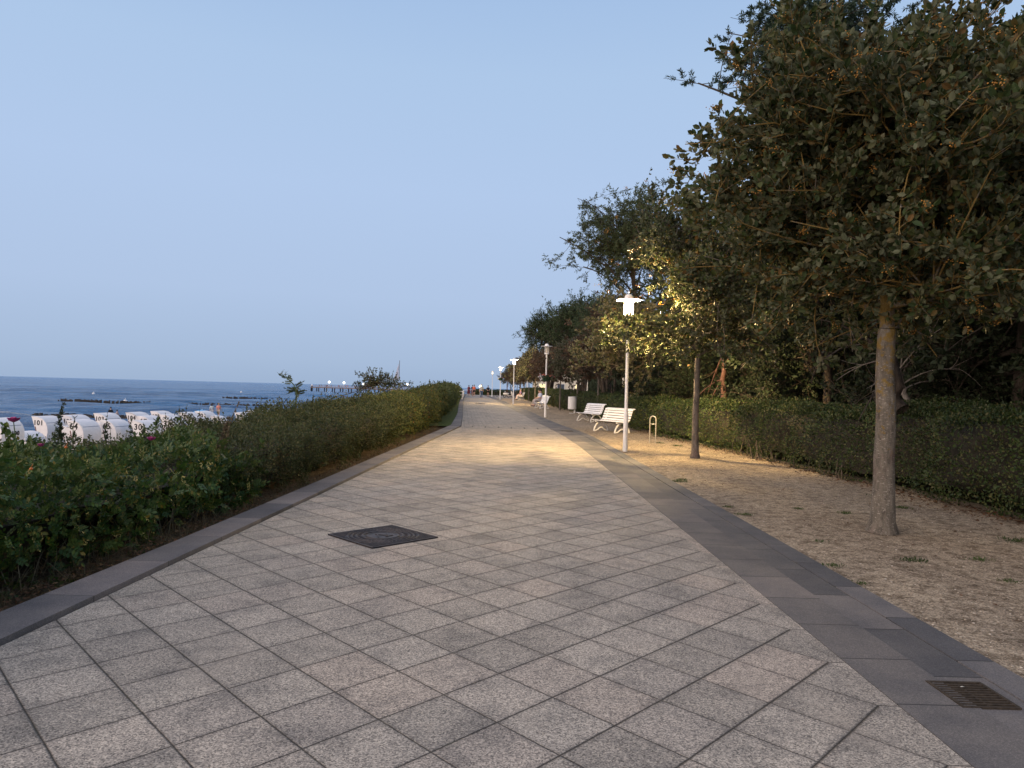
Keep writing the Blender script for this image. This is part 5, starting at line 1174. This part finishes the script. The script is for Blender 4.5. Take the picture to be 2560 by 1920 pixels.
# ------------------------------------------------------------------ beach
def chair_meshes():
    """hooded beach chair facing -y; width along x"""
    W2 = .60
    side = [(-.52, 1.60), (-.36, 1.60), (-.10, 1.56), (.12, 1.46), (.28, 1.30), (.37, 1.10), (.40, .85), (.36, .55), (-.18, .55), (-.26, .85), (-.36, 1.15)]
    sp_ = []
    for s in (-1, 1):
        m = MB(); m.poly_prism(side, s*W2-.02, s*W2+.02); sp_.append(m.mesh('side_panel'))
    arc = [(-.52, 1.615), (-.36, 1.615), (-.08, 1.575), (.135, 1.475), (.295, 1.31), (.388, 1.105), (.418, .85), (.375, .50), (.36, .12)]
    V = []; Q = []
    for y, z in arc: V += [(-W2-.02, y, z), (W2+.02, y, z), (W2+.02, y-.03, z-.035), (-W2-.02, y-.03, z-.035)]
    for i in range(len(arc)-1): Q += [(i*4+j, i*4+(j+1) % 4, i*4+4+(j+1) % 4, i*4+4+j) for j in range(4)]
    Q += [(0, 1, 2, 3), (len(V)-1, len(V)-2, len(V)-3, len(V)-4)]
    hood = np_mesh('hood', V, Q, True); hood.set_sharp_from_angle(angle=R(45))
    m = MB(); m.box((0, -.04, .27), (1.16, .74, .50), bev=.02); base = m.mesh('base')
    m = MB(); m.box((0, -.10, .56), (1.12, .56, .09), bev=.03); m.box((0, .22, .95), (1.12, .08, .75), rx=-.15, bev=.03); cush = m.mesh('cushion')
    m = MB()
    for s in (-1, 1): m.box((s*.60, -.43, .30), (.05, .04, .58)); m.box((s*.60, -.22, .80), (.05, .05, .62), rx=.26)
    m.box((0, -.43, .04), (1.2, .05, .06)); trim = m.mesh('trim')
    m = MB()
    m.tube([(.61, .30, .62), (.68, .36, .60), (.68, .40, .50)], .014, 6); hand = m.mesh('handle', True); m = MB(); m.tube([(-.61, .30, .62), (-.68, .36, .60), (-.68, .40, .50)], .014, 6); hand2 = m.mesh('handle', True)
    return [('side_panel', sp_[0], WHITE2), ('side_panel', sp_[1], WHITE2), ('hood', hood, WHITE2), ('base', base, WHITE2), ('cushion', cush, cloth('cushion stripe', (.20, .22, .30))), ('trim', trim, BROWN), ('handle', hand, STEEL), ('handle', hand2, STEEL)]
CM = chair_meshes()
for _, me_, mt_ in CM: me_.materials.append(mt_)
INK = simple('black lettering', (.012, .012, .016), .6)
def number(txt, size, name):
    cu = bpy.data.curves.new(name, 'FONT'); cu.body = txt; cu.size = size; cu.extrude = .002; cu.align_x = 'CENTER'; cu.offset = .012; cu.space_character = 1.15
    o = bpy.data.objects.new(name, cu); C.objects.link(o); dg = bpy.context.evaluated_depsgraph_get(); dg.update()
    me = bpy.data.meshes.new_from_object(o.evaluated_get(dg)); bpy.data.objects.remove(o); me.materials.clear(); me.materials.append(INK); return me
def beach_chair(px, py, D, num, label, back=None, rz=-98):
    """px,py: front top corner of the right-hand side panel as surveyed"""
    p = PXY(px, py, D); th = R(rz); M = Matrix.Rotation(th, 3, 'Z'); tip = M @ Vector((.62, -.52, 0)); loc = (p.x-tip.x, p.y-tip.y, p.z-1.61)
    root = empty('beach_chair', loc, th, label, 'beach chair', 'hooded white beach chairs on the sand')
    for n_, me_, _ in CM: linkme(n_, me_, None, root)
    if num:
        o = linkme('side_number', number(num, .40 if len(num) < 3 else .34, 'side_number'), None, root); o.matrix_local = Matrix.Translation((.6235, -.12, 1.18)) @ Euler((R(90), 0, R(90))).to_matrix().to_4x4()
    if back:
        o = linkme('back_number', number(back[0], .26, 'back_number'), None, root); o.matrix_local = Matrix.Translation((-.1, .425, .86)) @ Euler((R(92), 0, R(180))).to_matrix().to_4x4()
        o = linkme('back_number', number(back[1], .24, 'back_number'), None, root); o.matrix_local = Matrix.Translation((-.1, .408, .56)) @ Euler((R(94), 0, R(180))).to_matrix().to_4x4()
beach_chair(-42, 1046, 31.5, '100', 'white hooded beach chair cut by the left edge with 100 on its back', ('100', '45'))
beach_chair(79, 1041, 37, '101', 'white hooded beach chair with 101 on side and back', ('101', '45'))
beach_chair(153, 1038, 38.5, '102', 'white hooded beach chair with 102 on its side')
beach_chair(234, 1033, 41.7, '103', 'white hooded beach chair with 103 on its side')
beach_chair(314, 1031, 44, '104', 'white hooded beach chair with 104 on its side')
beach_chair(376, 1028, 46.4, '105', 'white hooded beach chair with 105 on its side')
beach_chair(445, 1031, 46.5, '69', 'white hooded beach chair with 69 on its side')
beach_chair(487, 1028, 49, '70', 'white hooded beach chair with 70 on side, in front of the blue parasol', ('70', '45'))
beach_chair(619, 1026, 54, '36', 'white hooded beach chair with 36 on its side, half behind the bushes')
beach_chair(586, 1031, 50, '35', 'white hooded beach chair between numbers 33 and 36, half hidden by dry stalks')
beach_chair(640, 1025, 60, None, 'rightmost white hooded beach chair peeking over the bushes')
beach_chair(526, 1040, 43, '33', 'white beach chair with 33 on a narrow side panel, back flap down', None, -78)
beach_chair(401, 1045, 39.5, '31', 'white hooded beach chair with 31 on its side')
beach_chair(462, 1043, 41, '32', 'white hooded beach chair in front of number 69, rose shoot before it')
beach_chair(327, 1052, 35.5, '30', 'white hooded beach chair with 30 on side and back', ('30', '45'))
beach_chair(342, 1040, 40, '67', 'white hooded beach chair with 67 on its side')
beach_chair(249, 1050, 36, '65', 'white hooded beach chair with 65 on its side')
beach_chair(166, 1050, 34.6, '64', 'white hooded beach chair in front of number 102, with 64')
beach_chair(150, 1065, 35, None, 'unnumbered white beach chair with brown front edge in the nearest row, left one')
beach_chair(236, 1058, 37, None, 'unnumbered white beach chair with brown front edge in the nearest row, right one')
beach_chair(24, 1080, 34, None, 'white beach chair low behind the pink rose')
beach_chair(398, 1036, 43.5, '68', 'white hooded beach chair between numbers 105 and 31')
# people by the water
p = PXY(530, 1010, 86); person((p.x, 86, p.z-1.66), R(200), 'walk', 'woman with dark hair in a white top at the waterline', 'top', 'shorts', cloth('pale shorts', (.5, .5, .5)), cloth('white top', (.55, .62, .62)), HAIRD, 1.68, longhair=True)
p = PXY(547, 1009, 86); person((p.x, 86, p.z-1.76), R(190), 'walk', 'man in salmon shirt and beige shorts at the waterline', 'shirt', 'shorts', cloth('beige shorts', (.5, .40, .32)), cloth('salmon', (.68, .27, .20)), HAIRL, 1.80)
p = PXY(277, 1018, 78.6); person((p.x, 78.6, p.z-1.31), R(200), 'sit', 'person in black T-shirt sitting on the piles beyond chair 103', 'shirt', 'shorts', cloth('black s', (.03, .03, .03)), cloth('black t', (.02, .02, .022)), HAIRD)
p = PXY(293, 1025, 78.6); person((p.x, 78.6, p.z-1.12), R(160), 'sit', 'smaller person in patterned top beside the one in black', 'top', 'shorts', cloth('patterned', (.30, .24, .24), .5, 40), cloth('patterned top', (.32, .27, .28), .5, 40), HAIRD, 1.5)
# blue parasol
p = PXY(505, 1024, 52); root = empty('beach_parasol', (p.x, 52, p.z-2.0), 0, 'light blue parasol open behind beach chair 70', 'parasol')
m = MB(); m.lathe([(1.05, 1.50), (.85, 1.68), (.5, 1.88), (.02, 2.0)], k=10); m.build('canopy', cloth('blue', (.10, .38, .68)), root, True, 20); m = MB(); m.tube([(0, 0, 0), (0, 0, 2.05)], .02, 6); m.build('pole', WHITE, root, True)
# groynes
def groyne(px0, px1, D0, D1, n, label, top, seed, r=.16):
    rg = random.Random(seed); root = empty('groyne', (0, 0, 0), 0, label, 'groyne', 'rows of dark timber piles running into the sea')
    a = PXY(px0, 1000, D0); b = PXY(px1, 1000, D1); ms = []
    for k in range(3):
        m = MB(); m.tube([(0, 0, -3), (.01, 0, -.4), (.0, 0, 0)], [r, r*.97, r*.85], 8); ms.append(m.mesh('pile', True)); ms[-1].materials.append(GREYD)
    for i in range(n):
        t = i/(n-1)
        if rg.random() < .14: continue
        x = a.x+(b.x-a.x)*t; y = D0+(D1-D0)*t+rg.uniform(-.05, .05); o = linkme('pile', ms[i % 3], None, root); o.location = (x, y, SEA+top(t)+rg.uniform(-.14, .14)); o.scale = (1, 1, 1)
GREYD = simple('wet dark timber', (.022, .018, .016), .6, 0, .4, 6)
groyne(80, 330, 78, 79, 44, 'nearest row of dark piles, rising behind beach chairs 101 to 103', lambda t: .36, 1, .24)
groyne(330, 580, 79, 80, 44, 'landward half of the nearest pile row, behind chairs 104 to 33', lambda t: .33, 5, .24)
groyne(146, 470, 131, 132, 95, 'seaward half of the long middle row of piles, highest at its left tip', lambda t: .40-.18*t, 2, .15)
groyne(471, 725, 132, 133, 78, 'landward half of the long middle row of piles, ending behind the bushes', lambda t: .26, 6, .15)
groyne(557, 720, 188, 190, 60, 'farthest short row of dark piles', lambda t: .42-.22*t, 3, .17)
for (a, b, D, lab) in ((234, 983, 190, 'white buoy floating beyond the middle pile row, left'), (603, 981, 290, 'small white buoy beyond the farthest pile row'), (313, 1001, 132, 'tiny white buoy in the gap of the middle pile row')):
    p = PXY(a, b, D); m = MB(); m.ball((0, 0, .1), .38, 12, 8, (1, 1, .9)); m.tube([(0, 0, .3), (0, 0, .75)], .04, 6); o = m.build('buoy', WHITE, None, True); o.location = (p.x, D, SEA+.12); tag(o, lab, 'buoy')

# ------------------------------------------------------------------ the lit lamps' own light
for root_, pw in ((LP1, 8500), (LP3, 4800), (LP4, 3000)):
    for c_ in kids(root_):
        if c_.type == 'LIGHT': c_.data.energy = pw
